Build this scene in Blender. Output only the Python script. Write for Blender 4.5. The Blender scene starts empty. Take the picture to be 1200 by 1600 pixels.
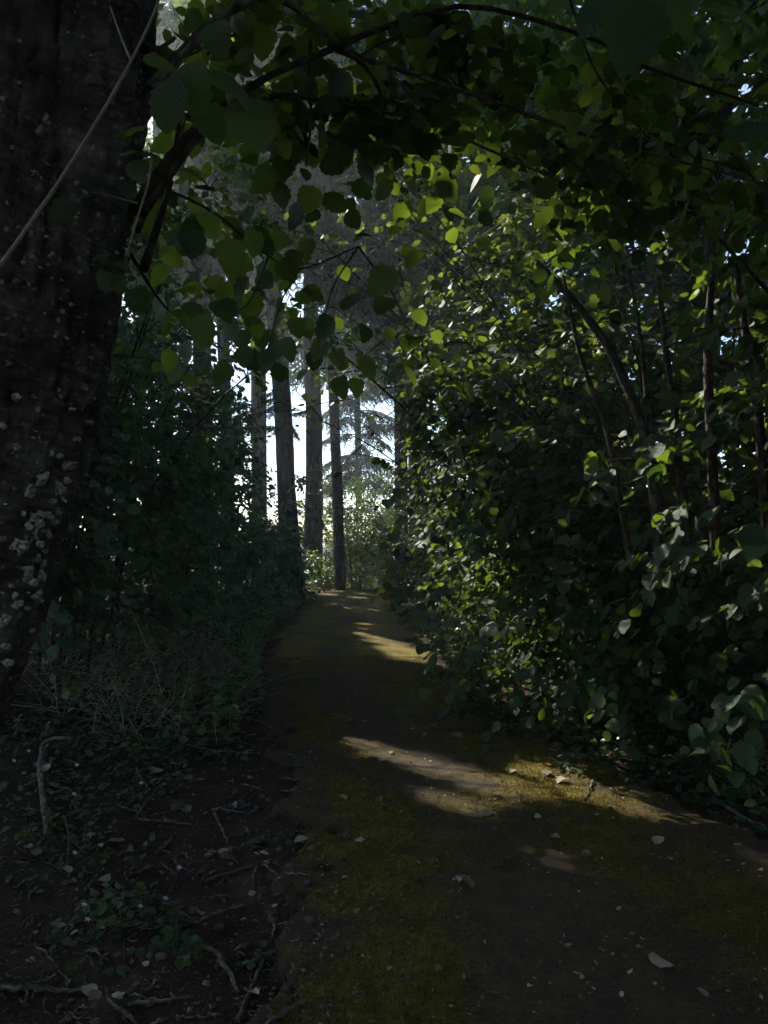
import bpy, math, random
import numpy as np
from mathutils import Vector, Matrix
from mathutils.bvhtree import BVHTree

random.seed(7)
R = np.random.default_rng(11)
rad = math.radians
scene = bpy.context.scene
col = scene.collection

# ------------------------------------------------------------------ camera
CAM = np.array([0.0, 0.0, 1.6])
PITCH = rad(2.4)
cam_d = bpy.data.cameras.new('camera')
cam_d.sensor_fit = 'HORIZONTAL'
cam_d.sensor_width = 36.0
cam_d.lens = 36.0
cam_d.clip_start = 0.05
cam_d.clip_end = 3000
cam = bpy.data.objects.new('camera', cam_d)
col.objects.link(cam)
cam.location = CAM
cam.rotation_euler = (rad(90) + PITCH, 0, 0)
scene.camera = cam

# ------------------------------------------------------------------ light
SUN_AZ = rad(33)      # to the left of straight ahead
SUN_EL = rad(40)
SUN = np.array([-math.sin(SUN_AZ) * math.cos(SUN_EL), math.cos(SUN_AZ) * math.cos(SUN_EL), math.sin(SUN_EL)])
world = bpy.data.worlds.new('World')
scene.world = world
world.use_nodes = True
wn = world.node_tree
wn.nodes.clear()
sky = wn.nodes.new('ShaderNodeTexSky')
sky.sky_type = 'NISHITA'
sky.sun_disc = False
sky.sun_elevation = SUN_EL
sky.sun_rotation = -SUN_AZ
sky.air_density = 1.0
sky.dust_density = 0.6
sky.ozone_density = 2.0
bg = wn.nodes.new('ShaderNodeBackground')
bg.inputs['Strength'].default_value = 0.115
wo = wn.nodes.new('ShaderNodeOutputWorld')
wn.links.new(sky.outputs[0], bg.inputs['Color'])
wn.links.new(bg.outputs[0], wo.inputs['Surface'])
sun_d = bpy.data.lights.new('sun', 'SUN')
sun_d.energy = 5.0
sun_d.angle = rad(0.5)
sun_d.color = (1.0, 0.93, 0.80)
sun = bpy.data.objects.new('sun', sun_d)
col.objects.link(sun)
sun.rotation_euler = Vector(-SUN).to_track_quat('-Z', 'Y').to_euler()
sun.location = (0, 0, 40)

HAZE = 0.0028
vs = scene.view_settings
vs.view_transform = 'Standard'
vs.look = 'None'
vs.exposure = 1.22
vs.gamma = 1.0
vs.use_curve_mapping = False

scene.render.engine = 'CYCLES'
cy = scene.cycles
cy.max_bounces = 4
cy.diffuse_bounces = 2
cy.glossy_bounces = 2
cy.transmission_bounces = 3
cy.transparent_max_bounces = 4
cy.volume_bounces = 0
cy.caustics_reflective = False
cy.caustics_refractive = False
cy.sample_clamp_indirect = 3.0
cy.use_denoising = True
cy.denoiser = 'OPENIMAGEDENOISE'
cy.use_adaptive_sampling = True
cy.adaptive_threshold = 0.04

# ------------------------------------------------------------------ helpers
FWD = np.array([0, math.cos(PITCH), math.sin(PITCH)])
UPV = np.array([0, -math.sin(PITCH), math.cos(PITCH)])


def at(px, py, Y):
    """the point at forward distance Y seen at that place of the 1200 x 1600 photograph"""
    d = FWD + np.array([1, 0, 0]) * ((px - 600) / 1200) - UPV * ((py - 800) / 1200)
    return CAM + d * (Y / d[1])


def ray(px, py):
    d = FWD + np.array([1, 0, 0]) * ((px - 600) / 1200) - UPV * ((py - 800) / 1200)
    return d / np.linalg.norm(d)


def project(P):
    Q = P - CAM
    z = Q @ FWD
    zz = np.maximum(z, 1e-3)
    return 600 + 1200 * Q[:, 0] / zz, 800 - 1200 * (Q @ UPV) / zz, z


def nrm(a):
    return a / np.maximum(np.linalg.norm(a, axis=-1, keepdims=True), 1e-9)


def _hash(ix, iy, iz, seed):
    h = (ix * 374761393 + iy * 668265263 + iz * 2147483647 + seed * 974634777) & 0xFFFFFFFF
    h = ((h ^ (h >> 13)) * 1274126177) & 0xFFFFFFFF
    h = (h ^ (h >> 16)) & 0xFFFFFFFF
    return h / 4294967295.0


def vnoise(x, y, z=0.0, seed=0):
    x = np.asarray(x, float); y = np.asarray(y, float); z = np.broadcast_to(np.asarray(z, float), x.shape)
    ix = np.floor(x).astype(np.int64); iy = np.floor(y).astype(np.int64); iz = np.floor(z).astype(np.int64)
    fx = x - ix; fy = y - iy; fz = z - iz
    fx = fx * fx * (3 - 2 * fx); fy = fy * fy * (3 - 2 * fy); fz = fz * fz * (3 - 2 * fz)
    o = 0
    for dx in (0, 1):
        for dy in (0, 1):
            for dz in (0, 1):
                w = (fx if dx else 1 - fx) * (fy if dy else 1 - fy) * (fz if dz else 1 - fz)
                o = o + w * _hash(ix + dx, iy + dy, iz + dz, seed)
    return o


def fbm(x, y, z=0.0, oct=4, seed=0):
    o = 0; a = 0.5; f = 1.0
    for k in range(oct):
        o = o + a * vnoise(np.asarray(x) * f, np.asarray(y) * f, np.asarray(z) * f, seed + k * 17)
        a *= 0.5; f *= 2.03
    return o / (1 - 0.5 ** oct)


def make_mesh(name, V, faces, uv=None, attrs=None, smooth=False):
    """faces: list of int arrays (M,k)"""
    me = bpy.data.meshes.new(name)
    V = np.asarray(V, np.float32)
    me.vertices.add(len(V))
    me.vertices.foreach_set('co', V.ravel())
    faces = [np.asarray(f, np.int32) for f in faces if len(f)]
    tot = [np.full(len(f), f.shape[1], np.int32) for f in faces]
    loops = np.concatenate([f.ravel() for f in faces])
    tot = np.concatenate(tot)
    start = np.concatenate([[0], np.cumsum(tot)[:-1]]).astype(np.int32)
    me.loops.add(len(loops))
    me.loops.foreach_set('vertex_index', loops)
    me.polygons.add(len(tot))
    me.polygons.foreach_set('loop_start', start)
    if smooth:
        me.polygons.foreach_set('use_smooth', np.ones(len(tot), bool))
    if uv is not None:
        l = me.uv_layers.new(name='UVMap')
        l.data.foreach_set('uv', np.asarray(uv, np.float32)[loops].ravel())
    for k, a in (attrs or {}).items():
        at_ = me.attributes.new(k, 'FLOAT', 'POINT')
        at_.data.foreach_set('value', np.asarray(a, np.float32))
    me.update(calc_edges=True)
    return me


class MB:
    """collects pieces of one mesh"""
    def __init__(s):
        s.V = []; s.F = {}; s.U = []; s.A = []; s.n = 0

    def add(s, V, faces, uv=None, rnd=0.5):
        V = np.asarray(V, float)
        s.V.append(V)
        s.U.append(np.zeros((len(V), 2)) if uv is None else np.asarray(uv, float))
        s.A.append(np.full(len(V), rnd) if np.isscalar(rnd) else np.asarray(rnd))
        for f in faces:
            f = np.asarray(f)
            if len(f):
                s.F.setdefault(f.shape[1], []).append(f + s.n)
        s.n += len(V)

    def tube(s, pts, radii, sides=6, cap=True, rnd=0.5, wob=0.0):
        V, Q, U, T = tube(pts, radii, sides, wob)
        s.add(V, [Q] + ([T] if cap else []), U, rnd)

    def mesh(s, name, smooth=False):
        return make_mesh(name, np.concatenate(s.V), [np.concatenate(f) for f in s.F.values()],
                         np.concatenate(s.U), {'rnd': np.concatenate(s.A)}, smooth)


def tube(pts, radii, sides=6, wob=0.0):
    pts = np.asarray(pts, float); n = len(pts)
    radii = np.broadcast_to(np.asarray(radii, float), (n,))
    T = np.gradient(pts, axis=0); T = nrm(T)
    ref = np.array([0, 0, 1.0]) if abs(T[0, 2]) < 0.9 else np.array([1.0, 0, 0])
    a = nrm(np.cross(T[0], ref)); fr = []
    for k in range(n):
        a = a - T[k] * (a @ T[k]); a = a / max(np.linalg.norm(a), 1e-9)
        fr.append((a, np.cross(T[k], a)))
    A = np.array([f[0] for f in fr]); B = np.array([f[1] for f in fr])
    th = np.linspace(0, 2 * np.pi, sides + 1)
    rr = radii[:, None] * (1 + (wob * (R.random((n, sides + 1)) - 0.5) if wob else 0))
    if wob:
        rr[:, -1] = rr[:, 0]
    V = pts[:, None] + rr[..., None] * (A[:, None] * np.cos(th)[None, :, None] + B[:, None] * np.sin(th)[None, :, None])
    L = np.concatenate([[0], np.cumsum(np.linalg.norm(np.diff(pts, axis=0), axis=1))])
    U = np.stack([np.broadcast_to(th / (2 * np.pi) * 2 * np.pi * radii.mean(), (n, sides + 1)), np.broadcast_to(L[:, None], (n, sides + 1))], -1)
    idx = np.arange(n * (sides + 1)).reshape(n, sides + 1)
    Q = np.stack([idx[:-1, :-1], idx[:-1, 1:], idx[1:, 1:], idx[1:, :-1]], -1).reshape(-1, 4)
    last = idx[-1, :-1]
    Tn = np.array([[last[0], last[k], last[k + 1]] for k in range(1, sides - 1)]) if sides > 2 else np.zeros((0, 3), int)
    return V.reshape(-1, 3), Q, U.reshape(-1, 2), Tn


def spline(pts, n=24):
    """smooth curve through the control points (Catmull-Rom), any number of columns"""
    P = np.asarray(pts, float)
    P = np.vstack([2 * P[0] - P[1], P, 2 * P[-1] - P[-2]])
    m = len(P) - 3
    t = np.linspace(0, m - 1e-6, n); k = t.astype(int); u = (t - k)[:, None]
    p0, p1, p2, p3 = P[k], P[k + 1], P[k + 2], P[k + 3]
    return 0.5 * ((2 * p1) + (-p0 + p2) * u + (2 * p0 - 5 * p1 + 4 * p2 - p3) * u ** 2 + (-p0 + 3 * p1 - 3 * p2 + p3) * u ** 3)


def obj(name, me, mat, parent=None, M=None, loc=None):
    o = bpy.data.objects.new(name, me)
    col.objects.link(o)
    if mat is not None and me is not None and not me.materials:
        me.materials.append(mat)
    if parent is not None:
        o.parent = parent
    if M is not None:
        o.matrix_basis = M
    if loc is not None:
        o.location = loc
    return o


def tag(o, label=None, cat=None, group=None, kind=None):
    if label: o['label'] = label
    if cat: o['category'] = cat
    if group: o['group'] = group
    if kind: o['kind'] = kind
    return o


def thing(name, label, cat, loc=(0, 0, 0), group=None):
    o = bpy.data.objects.new(name, None)
    col.objects.link(o)
    o.location = loc
    o.empty_display_size = 0.2
    return tag(o, label, cat, group)


def frame_matrix(P, X, Y, Z, s):
    return Matrix(((X[0] * s, Y[0] * s, Z[0] * s, P[0]), (X[1] * s, Y[1] * s, Z[1] * s, P[1]), (X[2] * s, Y[2] * s, Z[2] * s, P[2]), (0, 0, 0, 1)))


# ------------------------------------------------------------------ materials
def new_mat(name):
    m = bpy.data.materials.new(name)
    m.use_nodes = True
    nt = m.node_tree
    nt.nodes.clear()
    out = nt.nodes.new('ShaderNodeOutputMaterial')
    return m, nt, out


def N(nt, t, **kw):
    n = nt.nodes.new(t)
    for k, v in kw.items():
        if k in n.inputs.keys() if hasattr(n.inputs, 'keys') else False:
            n.inputs[k].default_value = v
        else:
            setattr(n, k, v)
    return n


def ramp(nt, fac, stops):
    r = nt.nodes.new('ShaderNodeValToRGB')
    e = r.color_ramp.elements
    while len(e) < len(stops):
        e.new(0.5)
    for k, (p, c) in enumerate(stops):
        e[k].position = p
        e[k].color = (*c, 1) if len(c) == 3 else c
    nt.links.new(fac, r.inputs[0])
    return r.outputs[0]


def noise_tex(nt, vec, scale, detail=4, rough=0.55):
    n = nt.nodes.new('ShaderNodeTexNoise')
    n.inputs['Scale'].default_value = scale
    n.inputs['Detail'].default_value = detail
    n.inputs['Roughness'].default_value = rough
    if vec is not None:
        nt.links.new(vec, n.inputs['Vector'])
    return n.outputs['Fac']


def mapping(nt, vec, scale):
    m = nt.nodes.new('ShaderNodeMapping')
    m.inputs['Scale'].default_value = scale
    nt.links.new(vec, m.inputs['Vector'])
    return m.outputs[0]


def mixc(nt, fac, a, b):
    m = nt.nodes.new('ShaderNodeMix')
    m.data_type = 'RGBA'
    for s, v in ((0, fac), (6, a), (7, b)):
        if hasattr(v, 'is_linked') or hasattr(v, 'links'):
            nt.links.new(v, m.inputs[s])
        elif s == 0:
            m.inputs[s].default_value = v
        else:
            m.inputs[s].default_value = (*v, 1)
    return m.outputs[2]


def math_(nt, op, a, b=0.5, clamp=False):
    m = nt.nodes.new('ShaderNodeMath')
    m.operation = op
    m.use_clamp = clamp
    for k, v in enumerate((a, b)):
        if hasattr(v, 'links'):
            nt.links.new(v, m.inputs[k])
        else:
            m.inputs[k].default_value = v
    return m.outputs[0]


def bump(nt, h, strength, dist):
    b = nt.nodes.new('ShaderNodeBump')
    b.inputs['Strength'].default_value = strength
    b.inputs['Distance'].default_value = dist
    nt.links.new(h, b.inputs['Height'])
    return b.outputs[0]


def principled(nt, out, color, rough, normal=None, spec=0.3):
    p = nt.nodes.new('ShaderNodeBsdfPrincipled')
    for key, v in (('Base Color', color), ('Roughness', rough)):
        if hasattr(v, 'links'):
            nt.links.new(v, p.inputs[key])
        else:
            p.inputs[key].default_value = (*v, 1) if key == 'Base Color' else v
    p.inputs['Specular IOR Level'].default_value = spec
    if normal is not None:
        nt.links.new(normal, p.inputs['Normal'])
    if out is not None:
        nt.links.new(p.outputs[0], out.inputs['Surface'])
    return p


def leaf_mat(name, c0, c1, t0, t1, single, trans=0.45, rough=0.58, spec=0.28, veins=True):
    """leaf: reflecting and translucent; c0..c1 reflected colour range, t0..t1 transmitted; random per leaf"""
    m, nt, out = new_mat(name)
    if single:
        rnd = N(nt, 'ShaderNodeObjectInfo').outputs['Random']
    else:
        a = N(nt, 'ShaderNodeAttribute'); a.attribute_name = 'rnd'
        rnd = a.outputs['Fac']
    cr = ramp(nt, rnd, [(0.0, c0), (1.0, c1)])
    ct = ramp(nt, rnd, [(0.0, t0), (1.0, t1)])
    nor = None
    if veins:
        uv = N(nt, 'ShaderNodeUVMap').outputs[0]
        sep = nt.nodes.new('ShaderNodeSeparateXYZ')
        nt.links.new(uv, sep.inputs[0])
        ax = math_(nt, 'ABSOLUTE', sep.outputs[0], 0)
        # side veins run forward and outward from the midrib
        q = math_(nt, 'SUBTRACT', sep.outputs[1], math_(nt, 'MULTIPLY', ax, 0.8))
        w = math_(nt, 'PINGPONG', math_(nt, 'MULTIPLY', q, 9.0), 0.5)
        side = math_(nt, 'SUBTRACT', 1.0, math_(nt, 'MULTIPLY', w, 6.0), True)
        mid = math_(nt, 'SUBTRACT', 1.0, math_(nt, 'MULTIPLY', ax, 28.0), True)
        v = math_(nt, 'MAXIMUM', mid, math_(nt, 'MULTIPLY', side, 0.6))
        cr = mixc(nt, math_(nt, 'MULTIPLY', v, 0.22), cr, (0.13, 0.17, 0.06))
        ct = mixc(nt, math_(nt, 'MULTIPLY', v, 0.3), ct, (0.05, 0.08, 0.01))
        no = noise_tex(nt, uv, 6, 3)
        cr = mixc(nt, math_(nt, 'MULTIPLY', no, 0.35), cr, (0.03, 0.055, 0.02))
        nor = bump(nt, math_(nt, 'SUBTRACT', no, math_(nt, 'MULTIPLY', w, 1.4)), 0.22, 0.015)
    p = principled(nt, None, cr, rough, nor, spec)
    t = nt.nodes.new('ShaderNodeBsdfTranslucent')
    nt.links.new(ct, t.inputs['Color'])
    mx = nt.nodes.new('ShaderNodeMixShader')
    mx.inputs[0].default_value = trans
    nt.links.new(p.outputs[0], mx.inputs[1])
    nt.links.new(t.outputs[0], mx.inputs[2])
    nt.links.new(mx.outputs[0], out.inputs['Surface'])
    return m


HZ = dict(c0=(0.024, 0.048, 0.027), c1=(0.052, 0.088, 0.040), t0=(0.045, 0.09, 0.009), t1=(0.27, 0.37, 0.03), trans=0.36)
M_leaf = leaf_mat('hazel_leaf_each', single=True, **HZ)
M_leafs = leaf_mat('hazel_foliage', single=False, veins=False, **HZ)
BR = dict(c0=(0.035, 0.068, 0.03), c1=(0.085, 0.13, 0.05), t0=(0.10, 0.17, 0.02), t1=(0.24, 0.34, 0.04), trans=0.42)
M_bram = leaf_mat('shrub_foliage', single=False, veins=False, spec=0.5, rough=0.36, **BR)
M_bank = leaf_mat('bank_foliage', (0.062, 0.105, 0.075), (0.115, 0.165, 0.11), (0.07, 0.12, 0.02), (0.15, 0.22, 0.03), False, trans=0.32, rough=0.55, spec=0.3, veins=False)
M_bankleaf = leaf_mat('bank_leaf_each', (0.062, 0.105, 0.075), (0.115, 0.165, 0.11), (0.07, 0.12, 0.02), (0.15, 0.22, 0.03), True, trans=0.32, rough=0.55, spec=0.3)
M_herb1 = leaf_mat('herb_leaf_each', single=True, c0=(0.035, 0.07, 0.025), c1=(0.06, 0.11, 0.035), t0=(0.1, 0.18, 0.02), t1=(0.16, 0.25, 0.03))
M_needle = leaf_mat('fir_needles', (0.022, 0.045, 0.026), (0.05, 0.08, 0.035), (0.05, 0.09, 0.02), (0.11, 0.15, 0.03), False, trans=0.25, rough=0.5, veins=False)
M_maple = leaf_mat('shade_maple_foliage', (0.03, 0.055, 0.02), (0.055, 0.095, 0.03), (0.12, 0.2, 0.015), (0.2, 0.28, 0.02), False, trans=0.35, veins=False)


def bark_mat(name, c0, c1, c2, sx, sy, dist, moss=None):
    m, nt, out = new_mat(name)
    uv = N(nt, 'ShaderNodeUVMap').outputs[0]
    v = mapping(nt, uv, (sx, sy, 1))
    vo = nt.nodes.new('ShaderNodeTexVoronoi')
    vo.feature = 'DISTANCE_TO_EDGE'
    vo.inputs['Scale'].default_value = 1.0
    wob = nt.nodes.new('ShaderNodeTexNoise'); wob.inputs['Scale'].default_value = 1.3
    nt.links.new(v, wob.inputs['Vector'])
    add = nt.nodes.new('ShaderNodeVectorMath'); add.operation = 'MULTIPLY_ADD'
    nt.links.new(wob.outputs['Color'], add.inputs[0]); add.inputs[1].default_value = (0.9, 0.9, 0); nt.links.new(v, add.inputs[2])
    nt.links.new(add.outputs[0], vo.inputs['Vector'])
    crack = math_(nt, 'MULTIPLY', vo.outputs[0], 3.0, True)
    no = noise_tex(nt, mapping(nt, uv, (sx * 3, sy * 4, 1)), 1.0, 6, 0.65)
    base = ramp(nt, no, [(0.25, c0), (0.55, c1), (0.8, c2)])
    c = mixc(nt, crack, tuple(x * 0.35 for x in c0), base)
    if moss:
        oc = N(nt, 'ShaderNodeTexCoord').outputs['Object']
        mm = ramp(nt, noise_tex(nt, oc, 1.7, 4), [(0.5, (0, 0, 0)), (0.66, (1, 1, 1))])
        c = mixc(nt, math_(nt, 'MULTIPLY', mm, 0.7), c, moss)
    h = math_(nt, 'ADD', crack, math_(nt, 'MULTIPLY', no, 0.5))
    principled(nt, out, c, 0.85, bump(nt, h, 0.9, dist), 0.2)
    return m


M_fir = bark_mat('fir_bark', (0.06, 0.045, 0.036), (0.115, 0.09, 0.075), (0.19, 0.165, 0.145), 12, 2.2, 0.05)
M_fir2 = bark_mat('smooth_fir_bark', (0.08, 0.06, 0.05), (0.13, 0.105, 0.09), (0.2, 0.18, 0.16), 16, 9, 0.02)
M_stem = bark_mat('hazel_bark', (0.05, 0.036, 0.026), (0.10, 0.075, 0.055), (0.17, 0.14, 0.11), 30, 12, 0.006)
M_dead = bark_mat('dead_wood', (0.13, 0.11, 0.09), (0.24, 0.21, 0.175), (0.38, 0.34, 0.29), 60, 14, 0.003)


def near_bark():
    m, nt, out = new_mat('lichen_bark')
    uv = N(nt, 'ShaderNodeUVMap').outputs[0]
    oc = N(nt, 'ShaderNodeTexCoord').outputs['Object']
    big = noise_tex(nt, oc, 5, 5, 0.6)
    fine = noise_tex(nt, oc, 60, 6, 0.7)
    hor = noise_tex(nt, mapping(nt, uv, (10, 70, 1)), 1.0, 5, 0.6)
    ver = noise_tex(nt, mapping(nt, uv, (32, 16, 1)), 1.0, 5, 0.6)
    mixn = math_(nt, 'ADD', math_(nt, 'MULTIPLY', big, 0.45), math_(nt, 'MULTIPLY', math_(nt, 'ADD', hor, ver), 0.28))
    c = ramp(nt, mixn, [(0.40, (0.020, 0.016, 0.014)), (0.5, (0.085, 0.070, 0.064)), (0.60, (0.21, 0.19, 0.18))])
    c = mixc(nt, math_(nt, 'MULTIPLY', ramp(nt, fine, [(0.42, (0, 0, 0)), (0.62, (1, 1, 1))]), 0.5), c, (0.045, 0.034, 0.03))
    # small crust of pale lichen specks
    vo = nt.nodes.new('ShaderNodeTexVoronoi'); vo.inputs['Scale'].default_value = 42
    nt.links.new(oc, vo.inputs['Vector'])
    sp = ramp(nt, vo.outputs['Distance'], [(0.16, (1, 1, 1)), (0.26, (0, 0, 0))])
    where = ramp(nt, noise_tex(nt, oc, 3.2, 4), [(0.44, (0, 0, 0)), (0.58, (1, 1, 1))])
    c = mixc(nt, math_(nt, 'MULTIPLY', math_(nt, 'MULTIPLY', sp, where), 0.75), c, (0.34, 0.34, 0.31))
    h = math_(nt, 'ADD', math_(nt, 'ADD', math_(nt, 'MULTIPLY', fine, 0.4), hor), ver)
    principled(nt, out, c, 0.8, bump(nt, h, 1.0, 0.03), 0.3)
    return m


M_near = near_bark()


def simple_mat(name, c0, c1, scale, rough=0.8, bd=0.003, single=True, spec=0.25, trans=None):
    m, nt, out = new_mat(name)
    oc = N(nt, 'ShaderNodeTexCoord').outputs['Object']
    no = noise_tex(nt, oc, scale, 5, 0.6)
    if single:
        rnd = N(nt, 'ShaderNodeObjectInfo').outputs['Random']
    else:
        a = N(nt, 'ShaderNodeAttribute'); a.attribute_name = 'rnd'; rnd = a.outputs['Fac']
    f = math_(nt, 'ADD', math_(nt, 'MULTIPLY', no, 0.6), math_(nt, 'MULTIPLY', rnd, 0.55))
    c = ramp(nt, f, [(0.25, c0), (0.8, c1)])
    p = principled(nt, None if trans else out, c, rough, bump(nt, no, 0.6, bd), spec)
    if trans:
        t = nt.nodes.new('ShaderNodeBsdfTranslucent'); nt.links.new(c, t.inputs['Color'])
        mx = nt.nodes.new('ShaderNodeMixShader'); mx.inputs[0].default_value = trans
        nt.links.new(p.outputs[0], mx.inputs[1]); nt.links.new(t.outputs[0], mx.inputs[2]); nt.links.new(mx.outputs[0], out.inputs['Surface'])
    return m


M_lichen = simple_mat('pale_lichen', (0.20, 0.205, 0.19), (0.42, 0.425, 0.39), 90, 0.9, 0.004)
M_dryleaf = simple_mat('dry_leaf', (0.10, 0.065, 0.042), (0.44, 0.37, 0.29), 30, 0.6, 0.004, trans=0.15)
M_litter = simple_mat('litter', (0.045, 0.026, 0.018), (0.24, 0.17, 0.12), 20, 0.75, 0.002, single=False)
M_crumb = simple_mat('pale_crumbs', (0.10, 0.07, 0.045), (0.42, 0.35, 0.27), 20, 0.75, 0.002, single=False)
M_palebark = simple_mat('pale_bark', (0.16, 0.13, 0.11), (0.36, 0.31, 0.26), 60, 0.7, 0.002)
M_stone = simple_mat('stone', (0.05, 0.034, 0.03), (0.15, 0.115, 0.10), 40, 0.85, 0.006)
M_grit = simple_mat('grit', (0.04, 0.024, 0.02), (0.14, 0.105, 0.09), 30, 0.85, 0.004, single=False)
M_straw = simple_mat('dry_straw', (0.16, 0.13, 0.10), (0.5, 0.44, 0.36), 15, 0.6, 0.001, single=False, spec=0.35)
M_moss = leaf_mat('moss_tufts', (0.07, 0.055, 0.014), (0.20, 0.15, 0.034), (0.10, 0.08, 0.01), (0.2, 0.15, 0.02), False, trans=0.3, rough=0.7, spec=0.1, veins=False)
M_petal = simple_mat('pale_petal', (0.55, 0.5, 0.66), (0.75, 0.72, 0.8), 50, 0.6, 0.001, trans=0.3)


def ground_mat():
    m, nt, out = new_mat('forest_soil')
    oc = N(nt, 'ShaderNodeTexCoord').outputs['Object']
    a = noise_tex(nt, oc, 2.2, 6, 0.65)
    b = noise_tex(nt, oc, 26, 6, 0.7)
    f = math_(nt, 'ADD', math_(nt, 'MULTIPLY', a, 0.5), math_(nt, 'MULTIPLY', b, 0.5))
    c = ramp(nt, f, [(0.32, (0.026, 0.016, 0.013)), (0.5, (0.06, 0.037, 0.029)), (0.68, (0.12, 0.08, 0.06))])
    g = ramp(nt, noise_tex(nt, oc, 0.9, 4), [(0.5, (0, 0, 0)), (0.68, (1, 1, 1))])
    c = mixc(nt, math_(nt, 'MULTIPLY', g, 0.35), c, (0.055, 0.055, 0.018))
    principled(nt, out, c, 0.95, bump(nt, math_(nt, 'ADD', b, noise_tex(nt, oc, 110, 4)), 1.0, 0.02), 0.12)
    return m


def path_mat():
    m, nt, out = new_mat('mossy_asphalt')
    oc = N(nt, 'ShaderNodeTexCoord').outputs['Object']
    at_ = N(nt, 'ShaderNodeAttribute'); at_.attribute_name = 'moss'
    fine = noise_tex(nt, oc, 48, 6, 0.72)
    mid = noise_tex(nt, oc, 9, 5, 0.65)
    vfine = noise_tex(nt, oc, 170, 4, 0.7)
    asphalt = ramp(nt, math_(nt, 'ADD', math_(nt, 'MULTIPLY', fine, 0.6), math_(nt, 'MULTIPLY', vfine, 0.4)),
                   [(0.35, (0.026, 0.020, 0.018)), (0.55, (0.058, 0.045, 0.040)), (0.75, (0.12, 0.098, 0.085))])
    dirt = ramp(nt, fine, [(0.3, (0.036, 0.023, 0.017)), (0.7, (0.10, 0.066, 0.045))])
    base = mixc(nt, ramp(nt, mid, [(0.42, (0, 0, 0)), (0.6, (1, 1, 1))]), asphalt, dirt)
    moss = ramp(nt, math_(nt, 'ADD', math_(nt, 'MULTIPLY', fine, 0.5), math_(nt, 'MULTIPLY', mid, 0.5)),
                [(0.3, (0.058, 0.046, 0.012)), (0.5, (0.165, 0.130, 0.024)), (0.68, (0.28, 0.215, 0.038))])
    k = math_(nt, 'ADD', at_.outputs['Fac'], math_(nt, 'MULTIPLY', math_(nt, 'SUBTRACT', fine, 0.5), 1.1))
    k = math_(nt, 'ADD', k, math_(nt, 'MULTIPLY', math_(nt, 'SUBTRACT', vfine, 0.5), 0.7))
    kk = ramp(nt, k, [(0.22, (.16, .16, .16)), (0.80, (.92, .92, .92))])
    c = mixc(nt, kk, base, moss)
    h = math_(nt, 'ADD', math_(nt, 'ADD', fine, math_(nt, 'MULTIPLY', vfine, 0.6)), math_(nt, 'MULTIPLY', kk, 0.5))
    principled(nt, out, c, 0.9, bump(nt, h, 1.0, 0.012), 0.15)
    return m


M_ground = ground_mat()
M_path = path_mat()

# ------------------------------------------------------------------ ground and path
_ey = np.array([-6, 0, 2.5, 3.5, 4.8, 7.7, 12.8, 19, 24, 28, 33, 40])
_el = np.array([-1.2, -.6, -.40, -.36, -.45, -1.25, -1.92, -2.05, -2.45, -4.0, -8.0, -15])
_er = np.array([4.4, 3.3, 2.75, 2.35, 1.80, .90, .55, .47, .02, -1.3, -4.8, -11.5])


_yy = np.linspace(-6, 40, 461)
_ll = np.interp(_yy, _ey, _el); _rr = np.interp(_yy, _ey, _er)
for _ in range(3):
    _ll = np.convolve(np.pad(_ll, 12, 'edge'), np.ones(25) / 25, 'valid'); _rr = np.convolve(np.pad(_rr, 12, 'edge'), np.ones(25) / 25, 'valid')


def edges(y):
    return np.interp(y, _yy, _ll), np.interp(y, _yy, _rr)


def smooth(a, b, x):
    t = np.clip((x - a) / (b - a), 0, 1)
    return t * t * (3 - 2 * t)


def height(x, y):
    x = np.asarray(x, float); y = np.asarray(y, float)
    l, r = edges(np.clip(y, -6, 40))
    near = (y < 40)
    dl = l - x; dr = x - r
    h = 0.36 * smooth(0.15, 2.6, dl) + 0.16 * smooth(0.4, 3.0, dr)
    inside = np.clip(np.minimum(-dl, -dr), 0, None)
    h = h - 0.09 * smooth(-0.02, 0.25, inside) * near
    h = h + (fbm(x * 0.6, y * 0.6, 0, 3, 3) - 0.5) * 0.18 * smooth(0.0, 1.2, np.maximum(dl, dr))
    h = h + (fbm(x * 3.5, y * 3.5, 0, 4, 9) - 0.5) * 0.09 * (np.abs(x) < 9)
    h = h + (fbm(x * 14, y * 14, 0, 3, 21) - 0.5) * 0.035 * (np.abs(x) < 7) * (y < 14)
    return h - 0.02


_hmap = None


def gheight(x, y):
    """what one stands on: the path slab or the soil (looked up on a fine grid)"""
    global _hmap
    if _hmap is None:
        X, Y = np.meshgrid(np.arange(-12, 12, .05), np.arange(-7, 45, .05))
        _hmap = np.maximum(height(X, Y), path_z(X, Y))
    fx = np.clip((np.asarray(x, float) + 12) / .05, 0, _hmap.shape[1] - 1.001); fy = np.clip((np.asarray(y, float) + 7) / .05, 0, _hmap.shape[0] - 1.001)
    ix = fx.astype(int); iy = fy.astype(int); u = fx - ix; v = fy - iy
    return (_hmap[iy, ix] * (1 - u) + _hmap[iy, ix + 1] * u) * (1 - v) + (_hmap[iy + 1, ix] * (1 - u) + _hmap[iy + 1, ix + 1] * u) * v


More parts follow.
